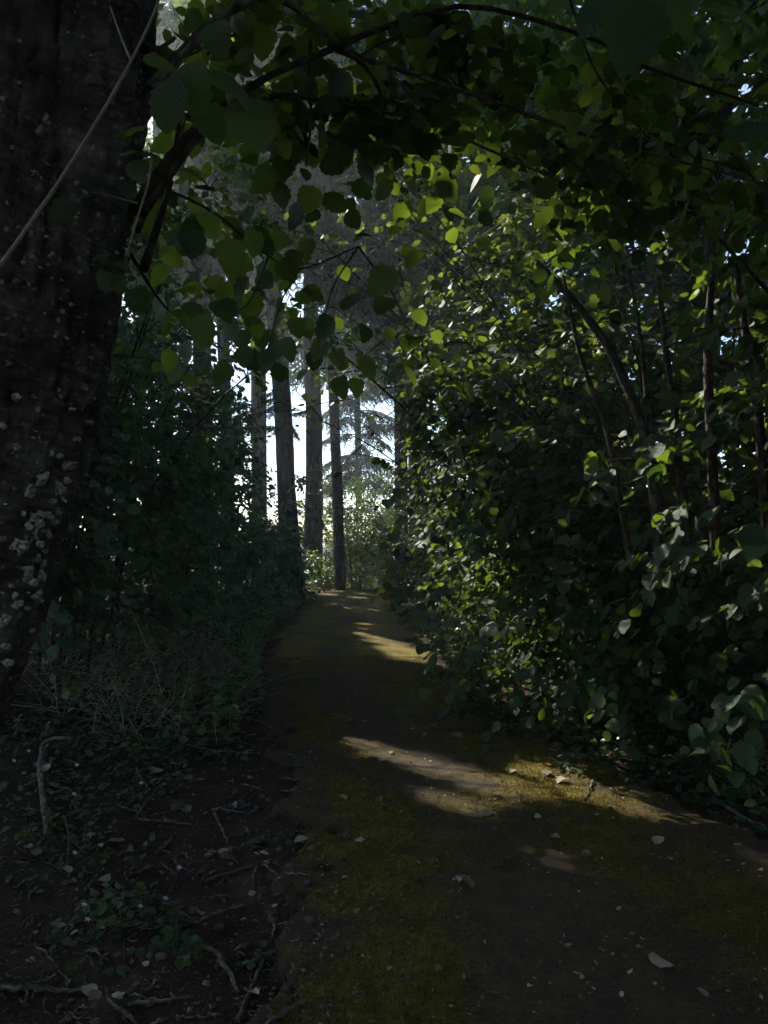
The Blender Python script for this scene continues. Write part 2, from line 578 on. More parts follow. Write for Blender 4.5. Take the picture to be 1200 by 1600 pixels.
def path_z(x, y):
    l, r = edges(np.clip(y, -6, 40))
    u = np.clip((np.asarray(x) - l) / (r - l), -0.2, 1.2)
    d = np.minimum(np.asarray(x) - l, r - np.asarray(x)) + (fbm(np.asarray(x) * 4, np.asarray(y) * 4, 0, 3, 77) - 0.5) * 0.75
    z = 0.03 - 0.14 * (1 - smooth(-0.10, 0.10, d)) + 0.03 * np.sin(np.pi * np.clip(u, 0, 1))
    z = z + (fbm(np.asarray(x) * 2.2, np.asarray(y) * 2.2, 0, 3, 5) - 0.5) * 0.03 + (fbm(np.asarray(x) * 18, np.asarray(y) * 18, 0, 3, 6) - 0.5) * 0.016
    return z


def grid_mesh(name, xs, ys, zf):
    X, Y = np.meshgrid(xs, ys)
    Z = zf(X, Y)
    n, m = X.shape
    idx = np.arange(n * m).reshape(n, m)
    Q = np.stack([idx[:-1, :-1], idx[:-1, 1:], idx[1:, 1:], idx[1:, :-1]], -1).reshape(-1, 4)
    V = np.stack([X, Y, Z], -1).reshape(-1, 3)
    return make_mesh(name, V, [Q], V[:, :2], None, True)


gx = np.concatenate([-np.geomspace(400, 7.2, 26), np.arange(-7, 5.5, 0.05), np.geomspace(5.6, 400, 26)])
gy = np.concatenate([-np.geomspace(300, 1, 16), np.arange(0, 9, 0.05), np.arange(9, 34, 0.16), np.geomspace(34.2, 900, 26)])
g_o = obj('ground', grid_mesh('ground', gx, gy, height), M_ground)
tag(g_o, 'dark reddish soil under the shrubs beside the path', 'ground', kind='structure')

pv = np.concatenate([np.arange(-5, 0.5, 0.3), np.arange(0.5, 9, 0.03), np.arange(9, 38, 0.1)])
pu = np.linspace(-0.12, 1.12, 150)
PL, PR = edges(pv)
PX = PL[:, None] + (PR - PL)[:, None] * pu[None, :]
PY = np.broadcast_to(pv[:, None], PX.shape)
PZ = path_z(PX, PY)


def moss_mask(x, y):
    l, r = edges(np.clip(y, -6, 40))
    u = (x - l) / (r - l)
    edge = 0.5 * np.exp(-((u - 0.16) / 0.17) ** 2) + 0.6 * np.exp(-((u - 0.78) / 0.26) ** 2)
    n = fbm(x * 1.5, y * 0.9, 0, 5, 31)
    n2 = fbm(x * 5, y * 5, 0, 3, 37)
    worn = 0.4 * np.exp(-((u - 0.36) / 0.10) ** 2) * smooth(3.6, 5.5, y) * (1 - smooth(9, 12, y))
    far = smooth(7.5, 10.5, y)
    gone = smooth(0.16, -0.02, u + (n2 - .5) * .3)
    return np.clip(0.20 + edge * 0.55 + (n - 0.5) * 1.6 + (n2 - 0.5) * 0.8 - worn + 0.38 * far - gone * .5, 0, 1)


idx = np.arange(PX.size).reshape(PX.shape)
Q = np.stack([idx[:-1, :-1], idx[:-1, 1:], idx[1:, 1:], idx[1:, :-1]], -1).reshape(-1, 4)
PV = np.stack([PX, PY, PZ], -1).reshape(-1, 3)
p_o = obj('path', make_mesh('path', PV, [Q], PV[:, :2], {'moss': moss_mask(PX, PY).ravel()}, True), M_path)
tag(p_o, 'narrow old asphalt path overgrown with yellow moss', 'path', kind='structure')

# ------------------------------------------------------------------ gaps in the canopy that let the sun through
# (a lit place, radius of the gap, clear from this distance on)
GAPS = []


def gap(P, r, s0=0.0):
    GAPS.append((np.asarray(P, float), r, s0))


for P_, r_ in (((-.4, 25.0, 1.0), .7), ((.1, 25.2, 1.9), .8), ((.8, 25.2, 2.1), .8), ((-.6, 24.9, .5), .5), ((-1.8, 27.5, 1.4), .7), ((-1.6, 27.6, 2.6), .8), ((-1.0, 27.6, 4.2), .9), ((-.3, 27.4, 3.2), .8), ((1.3, 22.4, 1.8), .8),
               ((1.9, 22.4, 2.5), .8), ((-2.2, 26.6, .8), .6), ((-1.9, 26.2, .2), .6), ((1.7, 17, 3.4), .7), ((1.5, 18.3, 2.4), .6), ((1.4, 19.5, .5), .7)):
    gap(P_, r_, .35)


def gap_px(px, py, r, Y=None, s0=0.0):
    if Y is None:
        d = ray(px, py)
        gap(CAM + d * (1.57 / -d[2]), r, s0)
    else:
        gap(at(px, py, Y), r, s0)


# on the path
for px, py, r in ((600, 1180, .13), (660, 1198, .15), (720, 1215, .16), (780, 1235, .17), (850, 1212, .12), (885, 1220, .12), (930, 1248, .14), (690, 1208, .13), (750, 1225, .15), (820, 1245, .13),
                  (690, 1255, .09), (1000, 1268, .10), (740, 1270, .09), (560, 1165, .08),
                  (560, 985, .16), (585, 995, .26), (610, 1005, .32), (632, 1018, .32), (645, 1024, .26), (650, 1030, .3), (572, 977, .14), (655, 1000, .12),
                  (525, 946, .2), (545, 951, .2), (580, 955, .16), (510, 930, .3), (560, 935, .22), (600, 946, .2),
                  (512, 921, .7), (500, 925, .5), (640, 940, .4)):
    gap_px(px, py, r)
# on leaves
for px, py, Y, r, s0 in ((700, 500, 3.6, .22, .25), (745, 560, 3.7, .22, .25), (770, 590, 3.7, .16, .2), (690, 520, 3.8, .16, .2), (600, 550, 3.2, .12, .2),
                         (830, 330, 7, .35, .4), (860, 430, 6.5, .25, .4), (880, 550, 6, .35, .4), (850, 540, 6.2, .3, .4), (800, 420, 7, .3, .4),
                         (690, 440, 6.5, .35, .4), (740, 460, 6, .25, .3), (640, 230, 8, .4, .4), (700, 330, 8, .4, .4), (920, 385, 6, .14, .3),
                         (1060, 770, 3.2, .10, .2), (650, 735, 12, .5, .2), (680, 760, 11, .5, .2), (700, 800, 10.5, .45, .2), (670, 700, 12, .4, .2),
                         (730, 860, 9, .28, .2), (745, 850, 9, .2, .2), (690, 860, 11, .4, .2), (660, 900, 14, .6, .2), (680, 940, 12, .4, .2), (720, 940, 9.5, .25, .2),
                         (800, 990, 6.6, .12, .2), (905, 665, 5.5, .1, .2), (1040, 530, 5.5, .1, .2), (1180, 620, 5.2, .12, .2), (920, 1110, 6.2, .12, .2)):
    gap_px(px, py, r, Y, s0)


SA = nrm(np.cross(SUN, np.array([0, 0, 1.0]))); SB = np.cross(SA, SUN)
_G = np.array([[c @ SA, c @ SB, c @ SUN + s0, r] for c, r, s0 in GAPS])


def lit_gap(P, grow=0.0):
    """True where a leaf would stand in one of the gaps"""
    P = np.asarray(P, float).reshape(-1, 3)
    m = np.zeros(len(P), bool)
    ab = P @ np.stack([SA, SB, SUN], 1)
    grow = np.broadcast_to(np.asarray(grow, float), (len(P),))
    for k in range(0, len(P), 8000):
        q = ab[k:k + 8000]
        d2 = (q[:, None, 0] - _G[None, :, 0]) ** 2 + (q[:, None, 1] - _G[None, :, 1]) ** 2
        m[k:k + 8000] = ((d2 < (_G[None, :, 3] + grow[k:k + 8000, None]) ** 2) & (q[:, None, 2] > _G[None, :, 2])).any(1)
    return m


# ------------------------------------------------------------------ leaves
def leaf_template(kind, fold=0.07, curl=0.1, asym=0.0):
    if kind == 'hazel':
        ys = [0.10, 0.45, 0.80]; ws = [0.27, 0.44, 0.28]
    elif kind == 'slim':
        ys = [0.15, 0.45, 0.78]; ws = [0.15, 0.26, 0.16]
    V = [(0, 0, 0), (0, .45, -curl * .1), (0, 1, -curl)]
    for s in (-1, 1):
        for y, w in zip(ys, ws):
            V.append((s * w * (1 + s * asym), y - 0.04, fold * (w / .44) - curl * y * y))
    F = [(0, 1, 4, 3), (1, 2, 5, 4), (0, 6, 7, 1), (1, 7, 8, 2)]
    V = np.array(V, float)
    return V, np.array(F), np.stack([V[:, 0], V[:, 1]], -1)


def maple_template(curl=0.1):
    ang = np.array([-135, -98, -70, -36, 0, 36, 70, 98, 135]) * np.pi / 180
    rr = np.array([.44, .36, .64, .44, .78, .44, .64, .36, .44])
    V = [(0, .35, 0)] + [(r * math.sin(a), .35 + r * math.cos(a) * .83, -curl * r * r) for a, r in zip(ang, rr)]
    V = np.array(V)
    n = len(ang)
    F = [(0, k, k + 1) for k in range(1, n)]
    return V, np.array(F), V[:, :2].copy()


T_HAZEL = [leaf_template('hazel', f, c, a) for f, c, a in ((.07, .08, .05), (.12, .2, -.08), (.02, .28, .1), (.16, .02, 0), (-.06, .15, 0))]
T_SLIM = [leaf_template('slim', f, c, a) for f, c, a in ((.07, .08, .05), (.12, .25, -.08), (.0, .3, .1))]
def coarse_template(w, fold, curl):
    V = np.array([(0, 0, 0), (0, 1, -curl), (-w, .32, fold), (-w * .8, .74, fold - curl * .5), (w, .32, fold), (w * .8, .74, fold - curl * .5)], float)
    return V, np.array([(0, 1, 3, 2), (0, 4, 5, 1)]), V[:, :2].copy()


T_COARSE = [coarse_template(.4, .08, .1), coarse_template(.42, .15, .25), coarse_template(.38, -.05, .2)]
T_THIN = [coarse_template(.25, .06, .1), coarse_template(.27, .1, .3)]
T_MAPLE = [maple_template(c) for c in (.05, .3, -.15)]


def detailed_leaf(name, seed, fold=.1, curl=.15, twist=.1, n=9, serr=.05, width=.44, lobes=0, petiole=True):
    """a leaf with toothed edge, folded midrib and petiole; unit length, tip along +Y"""
    r = np.random.default_rng(seed)
    ys = np.linspace(0, 1, n + 2)
    prof = np.sin(np.pi * np.clip(ys, 0, 1) ** 0.78) ** 0.62 * width
    prof[-2] *= 0.72
    mid = []; L = []; Rr = []
    for k, y in enumerate(ys):
        zc = -curl * y * y + 0.02 * math.sin(y * 9 + seed)
        mid.append((0.02 * math.sin(y * 4 + seed), y, zc))
        t = serr * (1 if k % 2 else -0.4) * (0 < k < n + 1)
        lob = 1 - lobes * (0.5 + 0.5 * math.cos(y * 14 + 1))
        for side, arr in ((-1, L), (1, Rr)):
            w = prof[k] * lob * (1 + .06 * (r.random() - .5)) + t * (prof[k] > 0.02)
            w = max(w, 0)
            arr.append((side * w, y - 0.05 * (w / .44) + 0.02 * t * 10, zc + fold * w / .44 + twist * side * w * (y - .5) + .025 * (r.random() - .5)))
    V = [*mid, *L, *Rr]
    m = n + 2
    F = []
    for k in range(m - 1):
        F.append((k, k + 1, m + k + 1, m + k))
        F.append((k, 2 * m + k, 2 * m + k + 1, k + 1))
    V = np.array(V, float)
    U = V[:, :2].copy()
    U[:, 0] /= 1.0
    if petiole:
        b = len(V)
        pv_ = np.array([(-.012, 0, 0), (.012, 0, 0), (-.009, -.12, .03), (.009, -.12, .03), (-.009, -.22, .10), (.009, -.22, .10)])
        V = np.vstack([V, pv_]); U = np.vstack([U, np.zeros((6, 2))])
        F += [(b, b + 1, b + 3, b + 2), (b + 2, b + 3, b + 5, b + 4)]
    return make_mesh(name, V, [np.array(F)], U, {'rnd': np.full(len(V), .5)}, True)


LEAF_M = []
for k in range(8):
    me = detailed_leaf('hazel_leaf', k, fold=[.1, .16, .04, .2, .08, -.05, .12, .02][k], curl=[.1, .22, .3, .05, .16, .2, -.06, .12][k],
                       twist=[.1, -.2, .25, 0, .35, -.3, .1, .5][k], width=[.43, .40, .45, .42, .38, .44, .46, .4][k])
    me.materials.append(M_leaf)
    LEAF_M.append(me)


BANK_M = []
for me in LEAF_M:
    m2 = me.copy(); m2.materials.clear(); m2.materials.append(M_bankleaf); BANK_M.append(m2)


class Foliage:
    """leaves of one thing, kept as numbers until it is known which of them show"""
    all = []

    def __init__(s, root, mat_many, templates, part='foliage', most=0, near=11.0, thin=(), whole=False):
        s.root = root; s.mat = mat_many; s.tp = templates; s.part = part; s.most = most; s.near = near; s.thin = thin; s.whole = whole
        s.P = []; s.D = []; s.N = []; s.S = []
        Foliage.all.append(s)

    def add(s, P, D, Nn, S, force=False):
        P = np.asarray(P, float).reshape(-1, 3); D = np.asarray(D, float).reshape(-1, 3); Nn = np.asarray(Nn, float).reshape(-1, 3); S = np.asarray(S, float).reshape(-1)
        if not force:
            ok = np.ones(len(P), bool) if s.whole else ~lit_gap(P + nrm(D) * (S * .45)[:, None], .30 * S)
            ok &= np.linalg.norm(P - CAM, axis=1) > 0.85
            if s.thin:
                x, y, z = project(P)
                for x0, y0, x1, y1, pr in s.thin:
                    ok &= ~((x > x0) & (x < x1) & (y > y0) & (y < y1) & (z > .3) & (R.random(len(P)) < pr))
            P, D, Nn, S = P[ok], D[ok], Nn[ok], S[ok]
        s.P.append(P); s.D.append(D); s.N.append(Nn); s.S.append(S)

    def pack(s):
        s.P = np.concatenate(s.P); D = nrm(np.concatenate(s.D)); Nn = np.concatenate(s.N); s.S = np.concatenate(s.S)
        Nn = nrm(Nn - D * (Nn * D).sum(1, keepdims=True))
        s.D = D; s.N = Nn; s.X = np.cross(D, Nn)
        s.C = s.P + D * (s.S[:, None] * .5)


def shoots(fol, P0, D0, L, K, size, droop=0.25, outw=None, rng=R, wood=None, nup=0.75, wood_r=0.0022):
    """leafy shoots: P0, D0 (M,3), L (M,), K leaves each, left and right in turn"""
    M_ = len(P0)
    if M_ == 0:
        return
    ok = np.ones(M_, bool) if fol.whole else ~lit_gap(P0 + D0 * (L * .5)[:, None], 0.02)
    P0, D0, L = P0[ok], D0[ok], L[ok]
    if outw is not None:
        outw = outw[ok]
    M_ = len(P0)
    if M_ == 0:
        return
    D0 = nrm(D0)
    t = (np.arange(K)[None, :] + 0.6 + 0.3 * (rng.random((M_, K)) - .5)) / K
    up = np.array([0, 0, 1.0])
    S = nrm(np.cross(D0, up) + 1e-4)
    pos = P0[:, None] + D0[:, None] * (L[:, None] * t)[..., None] - up * (droop * L[:, None] * t * t)[..., None]
    sgn = np.where((np.arange(K)[None, :] + rng.integers(0, 2, (M_, 1))) % 2 == 0, 1.0, -1.0)
    sgn[:, -1] *= 0.25
    rn = rng.normal(size=(M_, K, 3))
    D = D0[:, None] * 0.55 + S[:, None] * (sgn * 0.8)[..., None] + rn * 0.28 - up * 0.38
    D = nrm(D)
    Nn = up * nup + rng.normal(size=(M_, K, 3)) * 0.34
    if outw is not None:
        Nn = Nn + outw[:, None] * 0.55
    size_ = size * (0.62 + 0.6 * rng.random((M_, K))) * (0.75 + 0.35 * np.sin(np.pi * np.clip(t * .85 + .1, 0, 1)))
    pet = pos + D * 0.015
    fol.add(pet.reshape(-1, 3), D.reshape(-1, 3), Nn.reshape(-1, 3), size_.reshape(-1))
    if wood is not None:
        tt = np.array([0, .5, 1.0])
        pts = P0[:, None] + D0[:, None] * (L[:, None] * tt)[..., None] - up * (droop * L[:, None] * tt * tt)[..., None]
        a = S; b = np.cross(D0, S)
        ang = np.array([0, 2.094, 4.189])
        ring = a[:, None] * np.cos(ang)[None, :, None] + b[:, None] * np.sin(ang)[None, :, None]
        rr = np.array([1.0, .8, .4]) * wood_r
        V = (pts[:, :, None] + ring[:, None] * rr[None, :, None, None]).reshape(M_, 9, 3)
        q = []
        for i in range(2):
            for j in range(3):
                q.append((i * 3 + j, i * 3 + (j + 1) % 3, i * 3 + 3 + (j + 1) % 3, i * 3 + 3 + j))
        q = np.array(q)
        F = (q[None] + (np.arange(M_) * 9)[:, None, None]).reshape(-1, 4)
        wood.add(V.reshape(-1, 3), [F], None, 0.5)


def rand_dirs(n, rng=R):
    return nrm(rng.normal(size=(n, 3)))


def curve_points(P0, D0, L, bend, n=6):
    """a bent branch"""
    t = np.linspace(0, 1, n)[:, None]
    return P0 + D0 * (L * t) + bend * (t ** 2)


def shrub(name, label, cat, x, y, h, r, group=None, nstem=10, nbr=12, nsh=9, K=8, leaf=.085, most=0, near=11.0, lean=(0, 0), low=0.12,
          templates=T_HAZEL, mat=M_leafs, stem_r=0.022, wood=True, seed=0, shoot_len=.34, branch_len=.95, droop=.3, fill=0, skirt=0, skirt_z=(.25, 1.8), thin=()):
    if y > 9.0 and templates is T_HAZEL:
        templates = T_COARSE
    if y > 11.5 and templates is T_SLIM:
        templates = T_THIN
    rng = np.random.default_rng(seed + 100)
    z0 = float(height(np.array([x]), np.array([y]))[0]) - 0.03
    base = np.array([x, y, z0])
    root = thing(name, label, cat, tuple(base), group)
    fol = Foliage(root, mat, templates, 'foliage', most, near, thin, name == 'bend_shrub')
    wd = MB()
    lean = np.array([lean[0], lean[1], 0.0])
    for i in range(nstem):
        a = 2 * np.pi * (i + rng.random() * .8) / nstem
        rr = r * (0.35 + .65 * rng.random())
        hh = h * (0.6 + .45 * rng.random())
        d = np.array([math.cos(a), math.sin(a), 0])
        b0 = base + d * (0.10 + 0.25 * rng.random())
        t = np.linspace(0, 1, 10)[:, None]
        wig = np.cumsum(rng.normal(size=(10, 3)), 0) * 0.03 * t
        pts = b0 + (d * rr + lean * (0.6 + .6 * rng.random())) * t ** 1.6 + np.array([0, 0, hh]) * (t - 0.14 * t ** 3) + wig
        rad_ = stem_r * (0.6 + .7 * rng.random()) * (1 - 0.8 * t[:, 0])
        if wood and not lit_gap(pts[5:6])[0]:
            sm = MB(); sm.tube(pts - base, rad_, 7, rnd=.5, wob=.15)
            obj('stem', sm.mesh('stem', True), M_stem, root)
        for j in range(nbr):
            tb = low + (1 - low) * (j + rng.random()) / nbr
            f = tb * 9; k = min(int(f), 8); u = f - k
            bp = pts[k] * (1 - u) + pts[k + 1] * u
            out = nrm(bp - base - np.array([0, 0, bp[2] - base[2]]) + 1e-3)
            aa = rng.normal(size=3) * .55
            bd = nrm(out * .75 + aa + np.array([0, 0, .25 + .3 * (tb - .4)]))
            bl = branch_len * (0.55 + .7 * rng.random()) * (1.1 - .45 * tb)
            bend = np.array([0, 0, -droop * bl * rng.random()])
            bpts = curve_points(bp, bd, bl, bend, 6)
            if wood:
                wd.tube(bpts - base, np.linspace(.007, .002, 6), 4, cap=False)
            ts = rng.random(nsh) ** .7
            fk = ts * 5; kk = np.minimum(fk.astype(int), 4); uu = (fk - kk)[:, None]
            sp = bpts[kk] * (1 - uu) + bpts[kk + 1] * uu
            sd = nrm(bd * .6 + rng.normal(size=(nsh, 3)) * .6 + np.array([0, 0, .05]))
            sl = shoot_len * (.5 + rng.random(nsh))
            ow = np.broadcast_to(out, sd.shape)
            shoots(fol, sp, sd, sl, K, leaf, .25, ow, rng, None)
            if wood:
                w2 = MB()
        # shoots also straight from the stem's upper part
    if skirt:
        a = rng.random(skirt) * 6.283
        o2 = np.stack([np.cos(a), np.sin(a), np.zeros(skirt)], -1)
        zz = skirt_z[0] + (skirt_z[1] - skirt_z[0]) * rng.random(skirt)
        P = base + o2 * (r * (.55 + .75 * rng.random((skirt, 1)) * (.6 + .4 * (zz / skirt_z[1])[:, None]))) + np.stack([0 * zz, 0 * zz, zz], -1) + lean * .6
        shoots(fol, P, nrm(o2 * .6 + rng.normal(size=(skirt, 3)) * .5 + np.array([0, 0, -.1])), shoot_len * (.6 + .8 * rng.random(skirt)), K, leaf, .35, o2, rng)
    if fill:
        q = rng.random((fill, 1)) ** .5
        P = base + np.concatenate([nrm(rng.normal(size=(fill, 2))) * q * r * 1.1, rng.random((fill, 1)) * h], 1) + lean * rng.random((fill, 1))
        shoots(fol, P, rand_dirs(fill, rng), np.full(fill, shoot_len), K, leaf, .25, None, rng)
    if wood and wd.n:
        o = obj('twigs', wd.mesh('twigs', True), M_stem, root); o['kind'] = 'stuff'
    return root


LIT_ZONES = [(640, 290, 900, 620, 9, 260), (640, 200, 800, 330, 10, 40), (560, 500, 660, 620, 7, 8), (640, 560, 760, 960, 16, 130), (700, 800, 800, 1000, 12, 40),
             (760, 900, 900, 1120, 9, 8), (480, 540, 520, 620, 30, 10), (540, 760, 680, 930, 32, 250)]


def finish_foliage():
    """choose the leaves that show largest: they become objects; the others are joined"""
    G = 5
    W_, H_ = 1200 // G, 1600 // G
    zb = np.full(W_ * H_, 1e9)
    fs = Foliage.all
    for f in fs:
        f.pack()
    # openings in the roof in front of single leaves that catch the sun
    rz = np.random.default_rng(9)
    x, y, z = project(np.concatenate([f.C for f in fs]))
    rate = np.zeros(len(x))
    for x0, y0, x1, y1, zmax, num in LIT_ZONES:
        w = (x > x0) & (x < x1) & (y > y0) & (y < y1) & (z > 2.5) & (z < zmax)
        wz = w / np.maximum(z, .1) ** 2
        if w.any():
            rate[rz.choice(len(x), num, False, wz / wz.sum())] = 2 if y1 <= 620 and zmax == 9 and x1 == 900 else 1
    Ca = np.concatenate([f.C for f in fs])
    gl = Ca[rate > 0] @ np.stack([SA, SB, SUN], 1)
    free = rate[rate > 0] > 1
    Ca = Ca[(z > 0) & (z < 34)] @ np.stack([SA, SB, SUN], 1)
    # only leaves with others close below them, so that no light falls on through to the ground
    gl = [g for g, fr in zip(gl, free) if fr or (((Ca[:, 0] - g[0]) ** 2 + (Ca[:, 1] - g[1]) ** 2 < .009) & (Ca[:, 2] < g[2] - .06) & (Ca[:, 2] > g[2] - 3)).sum() >= 4]
    for f in fs:
        q = np.stack([f.C @ SA, f.C @ SB, f.C @ SUN], 1)
        drop = np.zeros(len(q), bool)
        for g in gl:
            drop |= ((q[:, 0] - g[0]) ** 2 + (q[:, 1] - g[1]) ** 2 < (.035 + .28 * f.S) ** 2) & (q[:, 2] > g[2] + .04)
        if drop.any() and not drop.all():
            kp = ~drop
            f.P, f.D, f.N, f.S, f.X, f.C = f.P[kp], f.D[kp], f.N[kp], f.S[kp], f.X[kp], f.C[kp]
    samp = []
    offs = [(0, 0)] + [(math.cos(a) * .3, math.sin(a) * .3) for a in np.linspace(0, 2 * np.pi, 7)[:-1]]
    for f in fs:
        cells = []; zs = None
        for a, b in offs:
            Q_ = f.C + f.X * (f.S * a)[:, None] + f.D * (f.S * b)[:, None]
            x, y, z = project(Q_)
            ok = (x >= 0) & (x < 1200) & (y >= 0) & (y < 1600) & (z > .2)
            c = np.where(ok, (y // G).astype(int) * W_ + (x // G).astype(int), -1)
            cells.append((c, z))
            np.minimum.at(zb, c[ok], z[ok])
        samp.append(cells)
    for f, cells in zip(fs, samp):
        n = len(f.P)
        vis = np.zeros(n)
        for c, z in cells:
            vis += (c >= 0) & (z <= zb[np.maximum(c, 0)] + 0.01)
        dist = np.linalg.norm(f.C - CAM, axis=1)
        facing = np.abs(((CAM - f.C) / dist[:, None] * f.N).sum(1)) * .8 + .2
        score = (f.S / dist) ** 2 * vis * facing
        score[(vis < 2) | (dist > f.near)] = 0
        chosen = np.zeros(n, bool)
        if f.most:
            order = np.argsort(-score)[:f.most]
            chosen[order[score[order] > 0]] = True
        base = np.array(f.root.location)
        rr = random.Random(n)
        for i in np.nonzero(chosen)[0]:
            M_ = frame_matrix(f.P[i] - base, f.X[i], f.D[i], f.N[i], float(f.S[i]))
            obj('leaf', (BANK_M if f.mat is M_bank else LEAF_M)[rr.randrange(len(LEAF_M))], None, f.root, M_)
        rest = ~chosen
        if rest.any():
            P, X, D, Nn, S = f.P[rest], f.X[rest], f.D[rest], f.N[rest], f.S[rest]
            m = len(P)
            pick = np.random.default_rng(m).integers(0, len(f.tp), m)
            mb = MB()
            rg = np.random.default_rng(m + 1)
            for k, (TV, TF, TU) in enumerate(f.tp):
                w = np.nonzero(pick == k)[0]
                if not len(w):
                    continue
                s_ = S[w][:, None, None]
                V = (P[w] - base)[:, None] + s_ * (X[w][:, None] * TV[None, :, 0:1] + D[w][:, None] * TV[None, :, 1:2] + Nn[w][:, None] * TV[None, :, 2:3])
                F = (TF[None] + (np.arange(len(w)) * len(TV))[:, None, None]).reshape(-1, TF.shape[1])
                mb.add(V.reshape(-1, 3), [F], np.tile(TU, (len(w), 1)), np.repeat(rg.random(len(w)), len(TV)))
            o = obj(f.part, mb.mesh(f.part, True), f.mat, f.root)
            o['kind'] = 'stuff'


# ------------------------------------------------------------------ leaning tree at the near left
TR = spline([(-1.75, 1.74, -.35, .40), (-1.48, 1.72, .25, .285), (-1.22, 1.70, .85, .25), (-1.02, 1.70, 1.40, .236), (-.865, 1.70, 1.95, .236),
             (-.785, 1.70, 2.40, .215), (-.745, 1.72, 2.85, .21), (-.66, 1.75, 3.6, .19), (-.40, 1.85, 5.0, .16), (-.15, 2.0, 7.0, .09), (0, 2.1, 8.6, .03)], 460)
tree = thing('leaning_tree', 'thick dark leaning tree trunk with round pale lichen patches, its branches arching over the path', 'tree', (-1.6, 1.73, 0))
tb = np.array(tree.location)


def near_trunk():
    V, Q, U, T = tube(TR[:, :3], TR[:, 3], 150)
    n = len(TR); sides = 151
    V = V.reshape(n, sides, 3)
    C = TR[:, None, :3]
    out = V - C
    th = np.linspace(0, 2 * np.pi, sides)[None, :] + 0 * V[..., 0]
    L = U.reshape(n, sides, 2)[..., 1]
    cx, sx = np.cos(th), np.sin(th)
    lob = .10 * np.cos(2 * th + L * .5) + .07 * np.cos(3 * th + 1.3 - L * .4) + .05 * np.cos(5 * th + L * 1.1)
    big = (fbm(cx * 2.2 + 9, sx * 2.2 + 4, L * 2.2, 4, 51) - .5) * .22
    ver = -.13 * np.exp(-(np.abs(fbm(cx * 4 + 3, sx * 4 + 1, L * 3.4, 5, 53) - .5) / .035) ** 1.2) - np.abs(fbm(cx * 9 + 3, sx * 9 + 1, L * 7, 4, 54) - .5) * .3
    hor = (fbm(cx * 3, sx * 3, L * 26, 4, 57) - .5) * .11
    fine = (fbm(cx * 24, sx * 24, L * 24, 3, 59) - .5) * .05
    k = 1 + lob + big + ver + hor + fine
    k[:, -1] = k[:, 0]
    V = C + out * k[..., None]
    return V.reshape(-1, 3), Q, U


tv, tq, tu = near_trunk()
trunk_bvh = BVHTree.FromPolygons([tuple(v) for v in tv], [tuple(q) for q in tq])
trunk_o = obj('trunk', make_mesh('trunk', tv - tb, [tq], tu, None, True), M_near, tree)

LIC = [(64, 749, 14), (47, 767, 10), (86, 761, 13), (108, 727, 10), (56, 816, 17), (33, 853, 12), (45, 894, 10), (27, 944, 8), (6, 969, 9), (83, 784, 6), (128, 605, 8),
       (25, 620, 7), (120, 686, 5), (92, 712, 4), (80, 708, 5), (76, 834, 6), (83, 816, 6), (75, 805, 7), (47, 844, 5), (62, 850, 6), (58, 872, 6), (67, 881, 6), (64, 900, 8),
       (26, 700, 6), (3, 665, 5), (3, 842, 6), (98, 780, 4), (104, 750, 6), (98, 765, 5), (12, 1035, 7), (8, 1010, 6), (30, 960, 5), (22, 930, 5), (42, 950, 4), (55, 930, 7), (18, 915, 4),
       (112, 640, 4), (135, 660, 4), (90, 800, 5), (70, 860, 4), (40, 905, 5), (50, 985, 4), (75, 190, 11), (62, 205, 8), (30, 130, 4), (18, 230, 4), (110, 205, 3), (25, 440, 4), (140, 560, 4), (60, 640, 4), (52, 910, 7), (60, 925, 5)]
_rl = random.Random(3)
for _ in range(150):
    _y = 1050 * _rl.random() ** .8; LIC.append((260 * _rl.random() - 20, _y, 1.3 + 2.4 * _rl.random() ** 2))
for i, (px, py, pr) in enumerate(LIC):
    d = Vector(ray(px, py))
    hit, nor, fi, dist = trunk_bvh.ray_cast(Vector(CAM), d)
    if hit is None:
        continue
    rr = random.Random(i)
    s = pr / 1200 * hit.y * 1.05
    t1 = nor.orthogonal().normalized(); t2 = nor.cross(t1)
    ph = [rr.random() * 6.28 for _ in range(4)]
    pts = []
    for ring, f in ((0, 0.0), (1, .5), (2, .88), (3, 1.0)):
        m = 1 if ring == 0 else 22
        for a in range(m):
            an = 6.2832 * a / m
            irr = 1 + .20 * math.sin(2 * an + ph[0]) + .14 * math.sin(5 * an + ph[1]) + .10 * math.sin(9 * an + ph[2])
            q = hit + (t1 * math.cos(an) + t2 * math.sin(an)) * (s * f * irr)
            loc, nn, _, _ = trunk_bvh.find_nearest(q)
            lift = (.007 if ring < 2 else .005 if ring == 2 else -.002) + .0015 * rr.random()
            pts.append(np.array(loc + nn * lift) - tb)
    F4 = []
    for ring in range(2):
        for a in range(22):
            F4.append((1 + ring * 22 + a, 1 + ring * 22 + (a + 1) % 22, 1 + (ring + 1) * 22 + (a + 1) % 22, 1 + (ring + 1) * 22 + a))
    F3 = [(0, 1 + a, 1 + (a + 1) % 22) for a in range(22)]
    obj('lichen_patch', make_mesh('lichen_patch', np.array(pts), [np.array(F4), np.array(F3)], None, None, True), M_lichen, tree)

fol_t = Foliage(tree, M_leafs, T_HAZEL, 'crown', 300, 5.0, thin=((200, 230, 640, 460, .55), (200, 460, 720, 900, .93), (280, 270, 370, 420, .7), (480, 380, 600, 480, .7)))
rt = np.random.default_rng(5)


def px_branch(ctrl, n=26):
    """control points (px, py, distance, half width in px)"""
    P = np.array([[*at(a, b, Y), w / 1200 * Y] for a, b, Y, w in ctrl])
    return spline(P, n)


